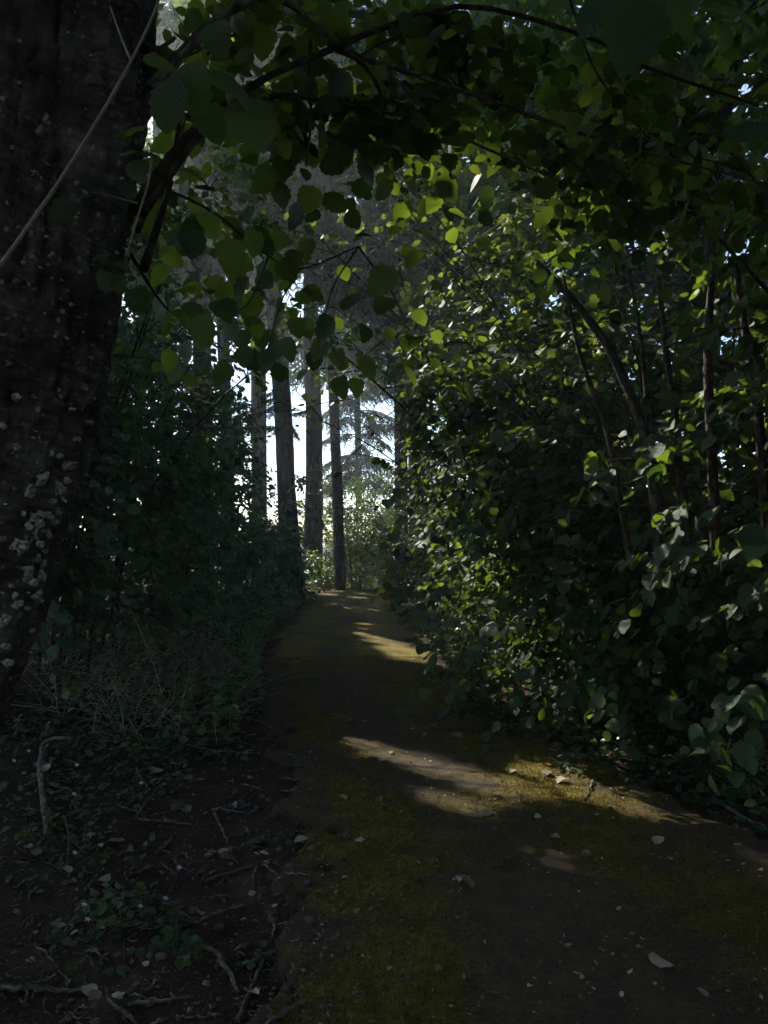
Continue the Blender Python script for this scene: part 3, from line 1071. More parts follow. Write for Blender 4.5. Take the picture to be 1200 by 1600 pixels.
BR_T = [
    [(215, 330, 1.75, 16), (300, 215, 1.85, 12), (400, 130, 2.0, 6), (520, 76, 2.2, 5.5), (610, 40, 2.4, 5), (745, 10, 2.7, 4), (930, 62, 3.0, 3.5), (1010, 105, 3.2, 3), (1185, 165, 3.4, 2)],
    [(235, 140, 1.75, 12), (340, 30, 1.8, 8), (430, -5, 2.0, 6), (505, 50, 2.1, 5), (560, 88, 2.3, 4.5), (620, 107, 2.5, 4), (760, 155, 2.8, 3.6), (900, 205, 3.0, 3.3), (985, 232, 3.2, 2.8), (1100, 262, 3.4, 2.2), (1215, 292, 3.6, 1.5)],
    [(520, 76, 2.2, 4), (560, 95, 2.25, 3.6), (590, 135, 2.3, 3.2), (600, 185, 2.35, 2)],
    [(485, 60, 2.15, 2.6), (484, 130, 2.2, 2.3), (486, 190, 2.2, 2), (478, 260, 2.2, 1.2)],
    [(600, 104, 2.45, 2.6), (700, 200, 2.7, 2.3), (800, 250, 2.9, 2), (880, 285, 3.0, 1.6), (965, 322, 3.1, 1)],
    [(985, 232, 3.2, 2.2), (984, 285, 3.2, 1.9), (998, 345, 3.2, 1.2)],
    [(300, 215, 1.85, 6), (420, 152, 2.1, 4), (520, 160, 2.2, 3.5), (610, 178, 2.4, 2.5), (700, 190, 2.6, 1.2)],
    [(225, 420, 1.8, 8), (262, 300, 2.0, 5), (270, 250, 2.1, 4), (300, 120, 2.3, 3), (380, 20, 2.5, 2)],
    [(215, 360, 1.85, 5), (250, 300, 2.1, 3), (330, 330, 2.3, 2.2), (420, 400, 2.4, 1.8), (470, 420, 2.5, 1.4), (560, 385, 2.6, 1)],
    [(440, 20, 2.0, 3), (400, 40, 2.0, 2.4), (330, 70, 1.9, 1.8), (280, 95, 1.8, 1.2)],
    [(560, 88, 2.3, 2.4), (620, 60, 2.6, 2), (700, 75, 2.8, 1.7), (800, 120, 3.0, 1.2)],
    [(890, 0, 2.6, 2), (930, 110, 2.7, 1.7), (985, 180, 2.8, 1.4), (1010, 215, 2.8, 1)],
    [(205, 400, 1.9, 4), (250, 470, 2.1, 2), (290, 510, 2.2, 1.4), (330, 540, 2.3, 1)],
    [(420, 400, 2.4, 1.6), (390, 470, 2.4, 1.3), (350, 500, 2.4, 1.0)],
    [(470, 420, 2.5, 1.4), (440, 470, 2.5, 1.2), (418, 545, 2.5, .8)],
    [(560, 385, 2.6, 1.6), (620, 470, 2.9, 1.3), (640, 540, 3.0, 1)],
    [(560, 385, 2.6, 1.6), (520, 450, 2.6, 1.3), (500, 530, 2.6, 1)],
]
branch_curves = []
for c in BR_T:
    q = px_branch(c)
    branch_curves.append(q)
    m = MB(); m.tube(q[:, :3] - tb, q[:, 3], 8, wob=.14)
    obj('branch', m.mesh('branch', True), M_dead if len(branch_curves) in (2, 5, 6) else M_stem, tree)
# upper limbs that carry the crown over the path
for i in range(13):
    t0 = 0.69 + .27 * i / 13
    p0 = TR[int(t0 * 459), :3]
    a = -0.6 + i * 2.4
    d = nrm(np.array([math.cos(a) * .9 + .35, math.sin(a) * .9 + .25, .35 + .3 * rt.random()]))
    L = 3.6 * (1.25 - .6 * t0)
    q = curve_points(p0, d, L, np.array([0, 0, -.35]), 10)
    if project(q)[2].max() > 0 and lit_gap(q).any():
        continue
    m = MB(); m.tube(q - tb, np.linspace(.06 * (1.2 - t0), .006, 10), 7, wob=.12)
    obj('branch', m.mesh('branch', True), M_stem, tree)
    n = 140
    ts = rt.random(n) ** .6
    k = np.minimum((ts * 9).astype(int), 8)
    sp = q[k] + rt.normal(size=(n, 3)) * .25
    shoots(fol_t, sp, nrm(d * .5 + rt.normal(size=(n, 3)) * .7), .3 + .3 * rt.random(n), 8, .085, .3, None, rt)
# leafy shoots on the visible branches
for bi, q in enumerate(branch_curves):
    n = {0: 46, 1: 46, 4: 20, 6: 22, 7: 14, 8: 16, 10: 18, 11: 10}.get(bi, 6)
    ts = .25 + .75 * rt.random(n)
    k = np.minimum((ts * 25).astype(int), 24)
    sp = q[k, :3]
    dr = nrm(q[k + 1, :3] - q[k, :3])
    sd = nrm(dr * .5 + rt.normal(size=(n, 3)) * .5 + np.array([0, .85, .12]))
    sp = sp + sd * 0.06
    # keep the air right before the lens clear
    shoots(fol_t, sp, sd, .22 + .25 * rt.random(n), 6, .082, .3, None, rt)

# single leaves that hang into the picture, seen one by one in the photograph: px, py, size px, distance
HANG = [(247, 480, 44), (317, 517, 58), (293, 553, 44), (272, 582, 34), (263, 565, 40), (298, 490, 42), (347, 585, 44), (350, 487, 52), (357, 513, 40), (380, 460, 60), (390, 493, 36), (400, 510, 38),
        (430, 512, 38), (380, 557, 40), (393, 563, 40), (420, 567, 46), (438, 580, 40), (432, 547, 34), (448, 547, 44), (463, 513, 38), (478, 513, 36), (507, 517, 54), (498, 547, 40), (410, 530, 34), (377, 530, 38),
        (287, 450, 34), (250, 433, 46), (217, 470, 50), (337, 447, 36), (380, 410, 40), (410, 420, 36), (427, 427, 34), (450, 423, 44), (413, 437, 36), (530, 608, 40), (556, 606, 36), (575, 575, 42), (600, 548, 34), (618, 530, 36),
        (645, 585, 38), (300, 380, 60), (330, 350, 50), (360, 400, 56), (270, 400, 44), (395, 380, 50), (440, 370, 44), (480, 390, 40), (545, 470, 44), (595, 440, 60), (600, 480, 44), (570, 520, 40), (530, 560, 34), (250, 330, 44), (235, 300, 40), (285, 300, 44)]
_hr = random.Random(8)
HANG += [(x + _hr.gauss(0, 26), y + _hr.gauss(0, 20) - 14, z * (.5 + .25 * _hr.random())) for x, y, z in HANG if x > 240]
for px, py, s in HANG:
    Y = min(.086 * 1200 / s, 3.6) * (1 + .1 * (rt.random() - .5))
    sz = s / 1200 * Y * .95
    tip = nrm(np.array([rt.normal() * .55, rt.normal() * .3, -1 + rt.normal() * .25]))
    nn = nrm(np.array([rt.normal() * .5, -.8 + rt.normal() * .4, .45 + rt.normal() * .3]))
    fol_t.add(at(px, py, Y) - tip * sz * .5, tip, nn, [sz], True)
# big dark leaves close to the lens
for px, py, s, Y, tx, tz in ((300, 140, 85, 1.25, .3, -1), (265, 105, 80, 1.2, .9, -.3), (262, 165, 80, 1.25, -.2, -1), (372, 140, 90, 1.2, 1, -.5), (340, 62, 62, 1.3, .2, -1), (330, 190, 60, 1.35, .5, -1), (395, 185, 90, 1.2, .5, -1),
                             (985, 55, 120, .98, -.2, -1), (1060, 25, 95, 1.0, .6, -.8), (1150, 15, 100, 1.0, .8, -.4), (1180, 205, 90, 1.05, .8, .5), (1125, 60, 50, 1.3, .1, -1), (930, 20, 80, 1.1, -.6, -.8)):
    sz = s / 1200 * Y * 1.05
    tip = nrm(np.array([tx, rt.normal() * .25, tz]))
    nn = nrm(np.array([rt.normal() * .3, -.6, .8]))
    fol_t.add(at(px, py, Y) - tip * sz * .5, tip, nn, [sz], True)

# the pale bare stem that crosses in front of the trunk
cs = thing('climbing_stem', 'thin pale bare stem slanting up across the dark leaning trunk, with a few leaves', 'vine', tuple(at(-200, 700, 1.15)))
cb = np.array(cs.location)
q = px_branch([(-200, 700, 1.15, 3.4), (-90, 535, 1.18, 3.3), (0, 415, 1.2, 3.2), (95, 280, 1.24, 3.2), (165, 167, 1.28, 3.0), (205, 95, 1.32, 2.6), (245, 10, 1.36, 2.2), (262, -60, 1.4, 1.6)], 40)
m = MB(); m.tube(q[:, :3] - cb, q[:, 3], 9, wob=.2); obj('stem', m.mesh('stem', True), M_palebark, cs)
for c in ([(205, 95, 1.32, 2), (190, 60, 1.33, 1.6), (172, 10, 1.35, 1)], [(238, 240, 1.42, 2), (232, 285, 1.42, 1.8), (215, 340, 1.42, 1.6), (200, 390, 1.42, 1)], [(215, 318, 1.42, 1.3), (180, 308, 1.4, 1.1), (145, 300, 1.36, .8)]):
    qq = px_branch(c, 12)
    m = MB(); m.tube(qq[:, :3] - cb, qq[:, 3], 6, wob=.2); obj('stem', m.mesh('stem', True), M_palebark, cs)
fol_c = Foliage(cs, M_leafs, T_HAZEL, 'foliage', 300, 5)
for px, py, s, tx, tz in ((130, 303, 34, 1, .1), (158, 278, 36, .9, .3), (97, 330, 44, -.5, -1), (210, 205, 44, .5, .3), (195, 215, 30, -1, .2), (235, 245, 34, .8, .1), (225, 215, 36, .7, .5), (200, 240, 34, -.8, 0), (160, 405, 34, .6, .2),
                          (140, 415, 30, -.8, 0), (190, 420, 34, .8, -.3), (165, 440, 36, -.4, -1), (200, 300, 36, .4, -1), (185, 445, 34, .3, -1), (205, 460, 30, .9, -.5), (215, 265, 40, .5, -1)):
    Y = 1.42
    sz = s / 1200 * Y
    tip = nrm(np.array([tx, rt.normal() * .3, tz])); nn = nrm(np.array([rt.normal() * .3, -.5, .8]))
    fol_c.add(at(px, py, Y) - tip * sz * .5, tip, nn, [sz], True)

# ------------------------------------------------------------------ hazel shrubs along the path
HG = 'hazel shrubs on the side of the path facing the lichen trunk'
LG = 'leafy shrubs on the bank behind the lichen trunk'
h1 = shrub('hazel_shrub', 'large dark hazel shrub with upright brown stems, the nearest one opposite the lichen trunk', 'shrub', 3.75, 4.3, 5.4, 1.7, HG, leaf=.105, nstem=15, nbr=14, nsh=9, K=8, most=300, lean=(-.6, 0), low=.10, seed=1, skirt=260, skirt_z=(.45, 2.4), thin=((940, 430, 1210, 770, .30),))
for c in ([(1035, 900, 5.0, 9), (1012, 700, 5.0, 8.5), (962, 565, 5.1, 7.5), (905, 480, 5.2, 6), (840, 410, 5.3, 4)], [(1120, 900, 4.9, 9), (1112, 700, 4.9, 8), (1106, 560, 5.0, 7), (1112, 430, 5.1, 5)],
          [(1065, 900, 4.9, 7), (1060, 700, 4.9, 6), (1042, 560, 4.9, 5), (1028, 430, 5.0, 3.5)], [(1200, 860, 4.6, 9), (1185, 650, 4.6, 7.5), (1168, 540, 4.7, 6.5), (1150, 420, 4.8, 5)], [(985, 880, 5.2, 5), (950, 680, 5.2, 4.5), (908, 560, 5.2, 3.6), (880, 430, 5.2, 2.6)],
          [(1010, 620, 4.8, 3.4), (1000, 520, 4.8, 3), (985, 440, 4.8, 2)], [(1090, 724, 4.8, 3), (1040, 722, 4.8, 3), (980, 718, 4.9, 2.4), (930, 722, 4.9, 1.4)]):
    q = px_branch(c, 22)
    hb = np.array(h1.location)
    m = MB(); m.tube(q[:, :3] - hb, q[:, 3], 9, wob=.12)
    obj('stem', m.mesh('stem', True), M_stem, h1)
shrub('hazel_shrub', 'hazel shrub whose lowest grey green leaves hang over the low ivy beside the sunlit moss', 'shrub', 2.6, 6.9, 5.6, 1.7, HG, leaf=.10, nstem=13, nbr=14, nsh=9, K=8, most=300, lean=(-.8, 0), low=.06, seed=2, skirt=420, skirt_z=(.35, 2.4))
shrub('hazel_shrub', 'hazel shrub with bright backlit yellow green leaves high over the path', 'shrub', 2.6, 9.8, 6.2, 1.6, HG, leaf=.095, nstem=13, nbr=14, nsh=9, K=8, most=300, lean=(-.5, 0), low=.03, seed=3, skirt=420, skirt_z=(.15, 2.2), thin=((500, 430, 672, 960, .9),))
shrub('hazel_shrub', 'hazel shrub beside the brightest sunlit strip of yellow moss', 'shrub', 2.9, 13.0, 6.0, 1.7, HG, nstem=11, nbr=13, nsh=8, K=8, most=120, near=13.5, lean=(-.2, 0), low=.02, seed=4, skirt=380, skirt_z=(.1, 2), thin=((500, 430, 684, 960, .92),))
shrub('hazel_shrub', 'far hazel shrub with pale glinting leaves in front of the twin fir trunks', 'shrub', 2.95, 17.0, 5.0, 1.6, HG, nstem=9, nbr=11, nsh=8, K=7, leaf=.10, lean=(-.1, 0), low=.0, seed=5, skirt=260, skirt_z=(.1, 2), thin=((500, 430, 690, 960, .94),))
shrub('hazel_shrub', 'hazel branches at the photograph\'s edge close beside the viewer, opposite the lichen trunk', 'shrub', 3.6, 1.6, 5.0, 1.4, HG, nstem=9, nbr=10, nsh=8, K=7, most=100, lean=(-.2, .2), low=.2, seed=6)

shrub('hazel_shrub', 'arching hazel whose crown meets the leaning tree high over the path', 'shrub', 2.2, 8.3, 6.4, 1.3, HG, nstem=12, nbr=13, nsh=10, K=8, most=150, lean=(-2.5, 0), low=.45, seed=7, droop=.1, skirt=560, skirt_z=(3.3, 6.0), thin=((0, 380, 620, 900, .9), (560, 480, 640, 900, .8)))
shrub('hazel_shrub', 'slender hazel leaning over the path from the bank beside the lichen trunk', 'shrub', -3.3, 8.0, 6.4, 1.1, LG, nstem=9, nbr=12, nsh=9, K=8, most=150, lean=(1.5, .3), low=.5, seed=8, droop=.1, thin=((200, 400, 640, 700, .85), (285, 270, 370, 420, .5)))
shrub('leafy_shrub', 'leafy shrub on the bank just behind the lichen trunk, with pale upper leaves', 'shrub', -3.5, 6.6, 4.3, 1.3, LG, mat=M_bank, nstem=11, nbr=12, nsh=9, K=8, leaf=.088, most=300, low=.2, seed=11, skirt=220, skirt_z=(.5, 2.2))
shrub('leafy_shrub', 'rounded leafy shrub on the bank above the tangle of dead grass', 'shrub', -3.5, 9.6, 5.2, 1.4, LG, mat=M_bank, nstem=11, nbr=12, nsh=9, K=8, leaf=.088, most=300, low=.08, seed=12, skirt=260, skirt_z=(.4, 2.4))
shrub('leafy_shrub', 'leafy shrub below the blown white patch of sky', 'shrub', -3.5, 13.0, 6.0, 1.35, LG, mat=M_bank, nstem=10, nbr=12, nsh=9, K=7, leaf=.09, most=80, near=14, low=.03, seed=13, skirt=260, skirt_z=(.2, 2.2))
shrub('leafy_shrub', 'shaded leafy shrub beside the thin dark trunk at the path edge', 'shrub', -3.6, 16.6, 5.6, 1.2, LG, mat=M_bank, nstem=9, nbr=11, nsh=8, K=7, leaf=.10, low=.0, seed=14, skirt=220, skirt_z=(.1, 2.2))
shrub('leafy_shrub', 'last leafy shrub before the path turns behind the big fir', 'shrub', -3.15, 20.8, 3.9, .95, LG, mat=M_bank, nstem=8, nbr=10, nsh=8, K=7, leaf=.11, low=.0, seed=15, skirt=160, skirt_z=(.1, 2.2))
# second row, seen through the first
FG = 'tall shrubs seen through the hedges'
for i, (x, y, h, lab) in enumerate(((-7.0, 9.5, 6.4, 'tall shrub seen in the gaps behind the shrubs nearest the lichen trunk'), (-7.0, 15.0, 7.6, 'tall shrub behind the bank, under the pair of slim fir trunks'),
                                    (-6.4, 21.5, 7.2, 'tall shrub at the foot of the fir whose trunk shows bluish'), (6.6, 6.0, 7.0, 'tall dark shrub behind the upright brown hazel stems'),
                                    (6.4, 10.8, 7.4, 'tall dark shrub speckled with white sky, behind the backlit hazel'), (6.2, 16.0, 7.2, 'tall shrub behind the hazels, under the fir crown'), (5.6, 21.5, 6.4, 'tall shrub behind the twin fir trunks'))):
    shrub('tall_shrub', lab, 'shrub', x, y, h, 2.1, FG, nstem=10, nbr=11, nsh=7, K=7, leaf=.125, templates=T_COARSE, low=.05, seed=30 + i, stem_r=.03, branch_len=1.2, shoot_len=.45)
# shrubs where the path turns
EG = 'shrubs where the path turns'
shrub('bend_shrub', 'tall light green shrub beside the slender trunk at the bend of the path', 'shrub', -1.0, 27.6, 5.0, .95, EG, nstem=16, nbr=11, nsh=9, K=8, leaf=.08, templates=T_SLIM, mat=M_bram, low=.0, seed=41, shoot_len=.4)
shrub('bend_shrub', 'sun speckled bramble mound at the bend of the path', 'shrub', .75, 24.0, 3.2, 1.3, EG, nstem=20, nbr=10, nsh=9, K=8, leaf=.085, templates=T_SLIM, mat=M_bram, low=.0, seed=42, shoot_len=.4)
shrub('bend_shrub', 'dark shrub between the bramble mound and the far hazel', 'shrub', 1.95, 22.4, 3.3, 1.0, EG, nstem=13, nbr=10, nsh=9, K=8, leaf=.09, mat=M_bram, low=.0, seed=43, shoot_len=.4)
shrub('bend_shrub', 'small sunlit plant at the foot of the slender trunk', 'shrub', -2.0, 26.8, 1.7, .5, EG, nstem=8, nbr=8, nsh=7, K=7, leaf=.08, mat=M_bram, low=.0, seed=44, shoot_len=.3, branch_len=.5)
shrub('bend_shrub', 'dark shrub at the foot of the twin fir trunks', 'shrub', 1.9, 28.5, 4.6, 1.4, EG, nstem=10, nbr=10, nsh=8, K=7, leaf=.11, mat=M_bram, low=.0, seed=45, shoot_len=.45)
shrub('bend_shrub', 'shrub behind the big fir trunk at the end of the path', 'shrub', -4.2, 33.0, 4.0, 1.8, EG, nstem=10, nbr=10, nsh=8, K=7, leaf=.12, mat=M_bram, low=.0, seed=46, shoot_len=.5)
shrub('bend_shrub', 'pale distant shrub between the big fir and the slender trunk', 'shrub', -1.2, 38.0, 4.6, 2.2, EG, nstem=10, nbr=10, nsh=8, K=7, leaf=.14, mat=M_bram, low=.0, seed=47, shoot_len=.6, wood=False)
shrub('bend_shrub', 'distant shrub under the sparse far fir', 'shrub', 2.6, 38.0, 5.0, 2.4, EG, nstem=10, nbr=10, nsh=8, K=7, leaf=.14, mat=M_bram, low=.0, seed=48, shoot_len=.6, wood=False)
shrub('bend_shrub', 'distant shrub closing the view behind the bluish fir trunk', 'shrub', -9.0, 31.0, 4.2, 2.6, EG, nstem=11, nbr=10, nsh=8, K=7, leaf=.15, mat=M_bram, low=.0, seed=49, shoot_len=.6, wood=False)

# ------------------------------------------------------------------ firs
def fir_branch_proto(i, droop, dens, hang):
    """one bough of unit length along +X: wood and hanging sprays of needles"""
    r = np.random.default_rng(200 + i)
    n = 9
    t = np.linspace(0, 1, n)
    pts = np.stack([t, .05 * np.sin(t * 4 + i), .10 * np.sin(t * 2.2) - droop * t * t], -1)
    wood = MB(); wood.tube(pts, np.linspace(.014, .003, n), 5, wob=.2)
    nb = MB()
    for j in range(dens):
        tb_ = .12 + .88 * (j + r.random()) / dens
        k = min(int(tb_ * (n - 1)), n - 2); u = tb_ * (n - 1) - k
        p = pts[k] * (1 - u) + pts[k + 1] * u
        sgn = 1 if j % 2 else -1
        L = .34 * (1.05 - .7 * abs(tb_ - .35)) * (.5 + .8 * r.random())
        d = nrm(np.array([.55 + .3 * r.normal() * .5, sgn * (.8 + .2 * r.normal()), -hang * (.4 + .8 * r.random())]))
        ns = 13
        for s in range(ns):
            q = p + d * L * (s + .5) / ns + np.array([0, 0, -.25 * hang * L * ((s + .5) / ns) ** 2])
            sd = nrm(d * .6 + np.array([r.normal() * .5, r.normal() * .5, -.25 * hang + r.normal() * .35]))
            ln = .05 + .055 * r.random()
            w = nrm(np.cross(sd, r.normal(size=3))) * .0085
            nb.add(np.array([q - w, q + sd * ln * .6 - w * .9, q + sd * ln, q + sd * ln * .6 + w * .9, q + w]), [np.array([[0, 1, 2], [0, 2, 3], [0, 3, 4]])], None, float(r.random()))
    return wood.mesh('bough'), nb.mesh('needles')


BOUGH = []
for i, (dr, dn, hg) in enumerate(((.12, 64, .45), (.25, 72, .8), (.05, 56, .35), (.35, 72, 1.1), (.2, 44, .9))):
    w_, nd = fir_branch_proto(i, dr, dn, hg)
    w_.materials.append(M_stem); nd.materials.append(M_needle)
    BOUGH.append((w_, nd))


def fir(label, ctrl, height_, crown_from, nb, blen, seed, mat=M_fir, kinds=(0, 1, 2, 3, 4), group='firs beyond the shrubs', flare=1.0):
    """ctrl: points (px, py, Y, half width px) of the visible trunk, from the foot up; goes on to height_"""
    rg = np.random.default_rng(seed)
    P = [[*at(a, b, Y), w / 1200 * Y] for a, b, Y, w in ctrl]
    P = np.array(P)
    lo, hi = P[0], P[-1]
    d = (hi - lo) / max(hi[2] - lo[2], 1e-3)
    z0 = float(height(np.array([lo[0]]), np.array([lo[1]]))[0]) - .15
    foot = lo + d * (z0 - lo[2]) * (0.5 if lo[2] > 2 else 1); foot[2] = z0; foot[3] = lo[3] * 1.12
    pts = [foot]
    if lo[2] - z0 > .6:
        f2 = foot.copy(); f2[:3] = foot[:3] + (lo[:3] - foot[:3]) * (.5 / (lo[2] - z0)); f2[3] = lo[3] * 1.03
        foot[3] *= 1.3 * flare
        pts.append(f2)
    pts += list(P)
    z = hi[2]
    for k in range(1, 6):
        zz = z + (height_ - z) * k / 5
        q = hi + d * np.array([.5, .5, 1, 0]) * (zz - z); q[2] = zz; q[3] = hi[3] * (1 - .93 * k / 5)
        pts.append(q)
    cur = spline(np.array(pts), 70)
    base = foot[:3]
    root = thing('fir_tree', label, 'tree', tuple(base), group)
    m = MB(); m.tube(cur[:, :3] - base, np.maximum(cur[:, 3], .01), 26, wob=.07)
    obj('trunk', m.mesh('trunk', True), mat, root)
    for j in range(nb):
        f = (j + rg.random()) / nb
        zz = crown_from + (height_ - crown_from) * f
        k = int(np.argmin(np.abs(cur[:, 2] - zz)))
        p = cur[k, :3]
        a = rg.random() * 6.283
        L = blen * (.55 + .6 * rg.random()) * (1.05 - .75 * f)
        el = -.12 + .35 * f + rg.normal() * .12
        X = np.array([math.cos(a) * math.cos(el), math.sin(a) * math.cos(el), math.sin(el)])
        samples = p + X * L * np.array([.25, .5, .75, 1.0])[:, None]
        if lit_gap(samples, .30 + .12 * L).any():
            continue
        Yv = nrm(np.cross(np.array([0, 0, 1.0]), X)); Z = np.cross(X, Yv)
        w_, nd = BOUGH[kinds[int(rg.integers(0, len(kinds)))]]
        bo = obj('bough', w_, None, root, frame_matrix(p - base, X, Yv, Z, L))
        obj('needles', nd, None, bo)
    return root


fir('big fir with thick furrowed trunk standing at the end of the path', [(489, 880, 29, 15.5), (491, 760, 29, 13.5), (490, 640, 29, 12.5), (486, 540, 29, 12)], 34, 11, 48, 4.6, 1)
fir('slender smooth fir trunk with pale sunlit edge in front of the bright sky', [(529, 840, 26, 8.6), (527, 760, 26, 8.2), (521, 620, 26, 7.8), (513, 420, 26, 7)], 26, 8, 50, 3.4, 2, M_fir2, kinds=(1, 3, 4), flare=.9)
fir('fir with bluish trunk rising from the shrubs beside the blown white sky patch', [(447, 760, 25, 14), (442, 640, 25, 14), (428, 470, 25, 13), (412, 260, 25, 12)], 32, 9.0, 54, 4.2, 3)
fir('thin dark trunk standing at the very edge of the path before the bend', [(470, 915, 21.5, 6), (464, 850, 21.5, 5.5), (458, 780, 21.5, 5), (454, 720, 21.5, 4.5)], 6.8, 4.6, 9, 1.4, 4, M_stem, flare=.9)
fir('thin far fir with sparse drooping boughs against the white sky', [(560, 740, 44, 5), (559, 660, 44, 4.8), (556, 560, 44, 4.5), (553, 420, 44, 4)], 26, 4.6, 70, 4.0, 5, kinds=(1, 3, 4))
fir('darker, left one of the twin fir trunks beyond the far hazel', [(627, 790, 24, 10.5), (626, 650, 24, 10), (624, 520, 24, 9.5), (622, 380, 24, 9)], 30, 7.5, 46, 3.8, 6)
fir('thicker, right one of the twin fir trunks beyond the far hazel', [(655, 790, 25, 16), (652, 650, 25, 16), (646, 520, 25, 15.5), (640, 380, 25, 15)], 34, 8, 50, 4.2, 7)
fir('fir with thick shaded trunk high behind the bank shrubs, left of its slim neighbour', [(316, 560, 24, 14), (312, 440, 24, 13.5), (306, 330, 24, 13), (302, 220, 24, 12)], 31, 8, 56, 4.0, 8)
fir('slim upright fir trunk close beside a thicker one, high behind the bank shrubs', [(350, 560, 22, 9.5), (343, 440, 22, 9.5), (337, 340, 22, 9), (330, 230, 22, 8.5)], 26, 8.5, 44, 3.4, 9, M_fir2)
fir('grey fir trunk glimpsed low between the lichen trunk and the hanging leaves', [(260, 600, 24, 9.5), (258, 520, 24, 9), (254, 430, 24, 8.5), (248, 330, 24, 8.5)], 27, 7, 52, 3.8, 10)
fir('fir trunk glimpsed high among the dark overhanging leaves', [(404, 600, 33, 12), (402, 420, 33, 12), (400, 300, 33, 12), (396, 180, 33, 11)], 34, 10.5, 60, 4.6, 11)
fir('far fir crown filling the sky above the sparse thin fir', [(653, 700, 38, 9), (651, 560, 38, 8.5), (646, 420, 38, 8), (642, 260, 38, 7)], 36, 11, 80, 4.8, 12)
fir('fir crown filling the upper sky above the slender smooth trunk', [(491, 640, 37, 9), (488, 520, 37, 9), (482, 400, 37, 8), (476, 260, 37, 8)], 38, 10.5, 80, 5, 13)
fir('fir standing behind the backlit hazel leaves', [(760, 640, 27, 12), (757, 520, 27, 11.5), (753, 400, 27, 11), (750, 250, 27, 10)], 32, 6, 60, 4.6, 14)
fir('fir behind the tall dark shrub at the far side of the hazels', [(900, 600, 24, 12), (898, 480, 24, 11.5), (896, 360, 24, 11), (892, 220, 24, 10)], 30, 6, 60, 4.6, 15)
fir('fir filling the gaps at the upper edge above the brown hazel stems', [(1080, 600, 21, 12), (1080, 480, 21, 11.5), (1080, 360, 21, 11), (1080, 220, 21, 10)], 28, 5, 60, 4.4, 16)
fir('fir behind the bank shrubs, mostly hidden by the lichen trunk', [(150, 600, 20, 12), (148, 480, 20, 11.5), (144, 360, 20, 11), (140, 220, 20, 10)], 28, 7, 50, 4.2, 17)
fir('far fir high above the bend, its crown among the overhanging leaves', [(627, 600, 52, 7), (625, 480, 52, 7), (622, 360, 52, 6), (620, 240, 52, 6)], 40, 14, 80, 5.4, 18)

SHADE_CROWN = []
# ------------------------------------------------------------------ maples added so that their crowns shade the path
def maple(label, x, y, h, rc, zc, nleaf, seed, size=.24):
    rg = np.random.default_rng(seed)
    base = np.array([x, y, float(height(np.array([x]), np.array([y]))[0]) - .1])
    root = thing('added_maple', label, 'tree', tuple(base), 'maples added to shade the path')
    m = MB()
    t = np.linspace(0, 1, 14)
    tr = np.stack([.25 * np.sin(t * 3 + seed), .2 * np.sin(t * 2 + seed * 2), t * (zc + 1.0)], -1)
    m.tube(tr, .20 * (1 - .75 * t) + .02, 14, wob=.1)
    obj('trunk', m.mesh('trunk', True), M_stem, root)
    fol = Foliage(root, M_maple, T_MAPLE, 'crown', 0)
    SHADE_CROWN.append(fol)
    for i in range(10):
        a = i * 2.4 + seed
        p0 = tr[int(13 * (.45 + .05 * i))] if .45 + .05 * i < 1 else tr[-1]
        d = nrm(np.array([math.cos(a), math.sin(a), .45]))
        q = curve_points(p0, d, rc * .85, np.array([0, 0, -.3]), 8)
        if lit_gap(q + base).any():
            continue
        b = MB(); b.tube(q, np.linspace(.07, .012, 8), 7, wob=.1)
        obj('branch', b.mesh('branch', True), M_stem, root)
    ncl = nleaf // 14
    u = rand_dirs(ncl, rg) * (rg.random((ncl, 1)) ** .45)
    C = base + np.array([0, 0, zc - base[2]]) + u * np.array([rc, rc, h])
    P = (C[:, None] + rg.normal(size=(ncl, 14, 3)) * .32).reshape(-1, 3)
    n = len(P)
    D = nrm(rg.normal(size=(n, 3)) + np.array([0, 0, -.5])); Nn = np.array([0, 0, 1.0]) + rg.normal(size=(n, 3)) * .35
    fol.add(P, D, Nn, size * (.6 + .7 * rg.random(n)))
    return root


maple('broad maple added to shade the near path, above the lichen trunk', -4.6, 3.4, 2.0, 5.0, 7.5, 4200, 1)
maple('tall maple added beyond the bank to keep the sun off the near path', -10.0, 19.0, 2.6, 5.2, 13.5, 5500, 2)
maple('shade maple added beyond the bank near the bend, behind the slim fir trunks', -11.5, 28.0, 2.8, 5.4, 14.0, 5500, 3)
maple('shade maple added above the hazels, over the brown stems', 5.6, 3.0, 2.2, 5.0, 7.6, 9500, 4)
maple('shade maple added above the backlit hazel', 4.6, 11.0, 2.2, 5.2, 8.8, 8500, 5)
maple('unseen maple added behind the viewer to shade the path', -0.5, -4.2, 3.0, 5.6, 5.6, 9000, 6)
maple('unseen shade maple added further back behind the viewer', 6.0, -4.5, 3.4, 5.2, 4.6, 7000, 7)
maple('unseen shade maple added behind the viewer on the lichen trunk side', -7.5, -4.0, 3.0, 5.0, 6.0, 1600, 8)
maple('shade maple added high over the far path', 3.8, 19.0, 2.2, 5.0, 11.5, 4500, 9)
maple('tall shade maple added beyond the bank, its crown high behind the firs', -6.5, 28.5, 2.6, 5.5, 14.5, 4500, 10)

